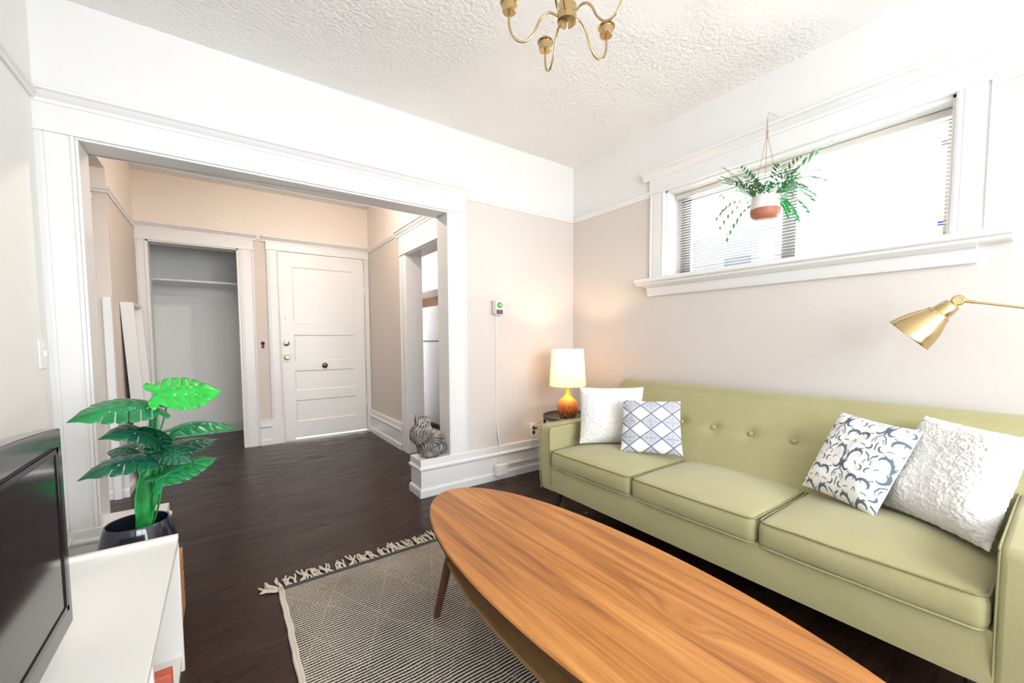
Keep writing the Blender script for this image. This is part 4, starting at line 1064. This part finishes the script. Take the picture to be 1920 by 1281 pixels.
# ================================================================== CLOSET, HALL, KITCHEN
cs = thing('closet_shelf', (-2.7, 3.0, 1.70), 'white shelf across the open closet', 'shelf')
keep(MB().box(-3.2, -2.2, 2.72, 3.3, 1.700, 1.722).build('board', m_trim, bevel=.003), cs)
keep(MB().box(-3.2, -2.2, 3.275, 3.3, 1.60, 1.70).box(-3.2, -3.18, 2.72, 3.275, 1.60, 1.70).box(-2.22, -2.2, 2.72, 3.275, 1.60, 1.70).build('cleat', m_trim), cs)
lb = thing('leaning_frame', (-3.12, 1.65, 0), 'tall white shallow frame leaning on the foyer left wall by the closet', 'frame')
def lean_box(x0, x1, y0_, y1_, z0_, z1_, m, name):   # lean = foot 4.5 cm out from the wall
    mb = MB().box(x0, x1, y0_, y1_, z0_, z1_); mb.v = [(x+.055*(1-z/1.385)+.0, y, z) for x, y, z in mb.v]; return keep(mb.build(name, m), lb)
lean_box(-3.148, -3.075, 1.475, 1.50, 0, 1.385, m_trim, 'side_rail'); lean_box(-3.148, -3.075, 1.86, 1.885, 0, 1.385, m_trim, 'side_rail')
lean_box(-3.148, -3.075, 1.50, 1.86, 1.362, 1.385, m_trim, 'top_rail'); lean_box(-3.148, -3.075, 1.50, 1.86, 0, .04, m_trim, 'bottom_rail')
lean_box(-3.148, -3.135, 1.50, 1.86, .04, 1.362, m_white_lam_edge, 'back_panel')
bd = MB().box(-3.192, -3.150, 1.195, 1.216, 0, 1.395).build('plank', m_trim, bevel=.002); tag(bd, 'narrow white upright board standing at the foyer wall corner', 'board')
fg = thing('refrigerator', (-.12, 2.2, 0), 'grey-white refrigerator seen through the kitchen doorway', 'fridge')
keep(MB().box(-.42, .22, 1.72, 2.56, .04, 1.50).build('body', m_appl, bevel=.01), fg)
keep(MB().box(-.462, -.425, 1.72, 2.56, .07, 1.062).build('door', m_appl, bevel=.008), fg)
keep(MB().box(-.462, -.425, 1.72, 2.56, 1.082, 1.50).build('freezer_door', m_appl, bevel=.008), fg)
keep(MB().box(-.40, .2, 1.75, 2.53, 0, .04).build('plinth', m_blackmetal), fg)
uc = thing('kitchen_cupboard', (-.12, 2.2, 1.70), 'white wall cupboard above the refrigerator', 'cupboard')
keep(MB().box(-.40, .22, 1.62, 2.62, 1.70, 2.20).build('carcass', m_cab, bevel=.003), uc)
keep(MB().box(-.42, -.402, 1.62, 2.205, 1.705, 2.195).build('door', m_cab, bevel=.003), uc); keep(MB().box(-.42, -.402, 2.215, 2.62, 1.705, 2.195).build('door', m_cab, bevel=.003), uc)
tag(MB().box(-.10, -.05, 1.80, 3.09, 1.502, 1.699).build('niche_panel', m_brown), 'dark brown wood panel in the gap above the refrigerator', 'panel')
def ceiling_lamp(x, y, z, power, col, label, r_=.12, drop=.14):
    o = thing('ceiling_lamp', (x, y, z), label, 'lamp')
    keep(MB().lathe([(0, 0), (.07, 0), (.07, -.015), (.02, -.03), (.012, -.035), (.012, -drop)], (x, y, z), n=32).build('canopy', m_brass, smooth=40), o)
    keep(MB().lathe([(0, -.07), (r_*.6, -.06), (r_, -.025), (r_*.95, -.004), (.03, 0)], (x, y, z-drop), n=40).build('glass_bowl', m_shade, smooth=60), o)
    point('ceiling_lamp_light', (x, y, z-drop-.11), power, col, .05)
ceiling_lamp(-1.75, .80, ZF, 18, (1, .86, .72), 'shaded ceiling lamp inside the foyer beyond the header')
ceiling_lamp(-.3, 1.2, ZF, 6, (.95, .95, 1), 'unseen ceiling lamp added to light the kitchen beyond the doorway')  # unseen lamp, added so the kitchen behind the doorway is lit
area('stairwell_daylight', (-1.6, 3.0, 2.3), (0, 0, 0), .5, .5, 60, (1, 1, 1))
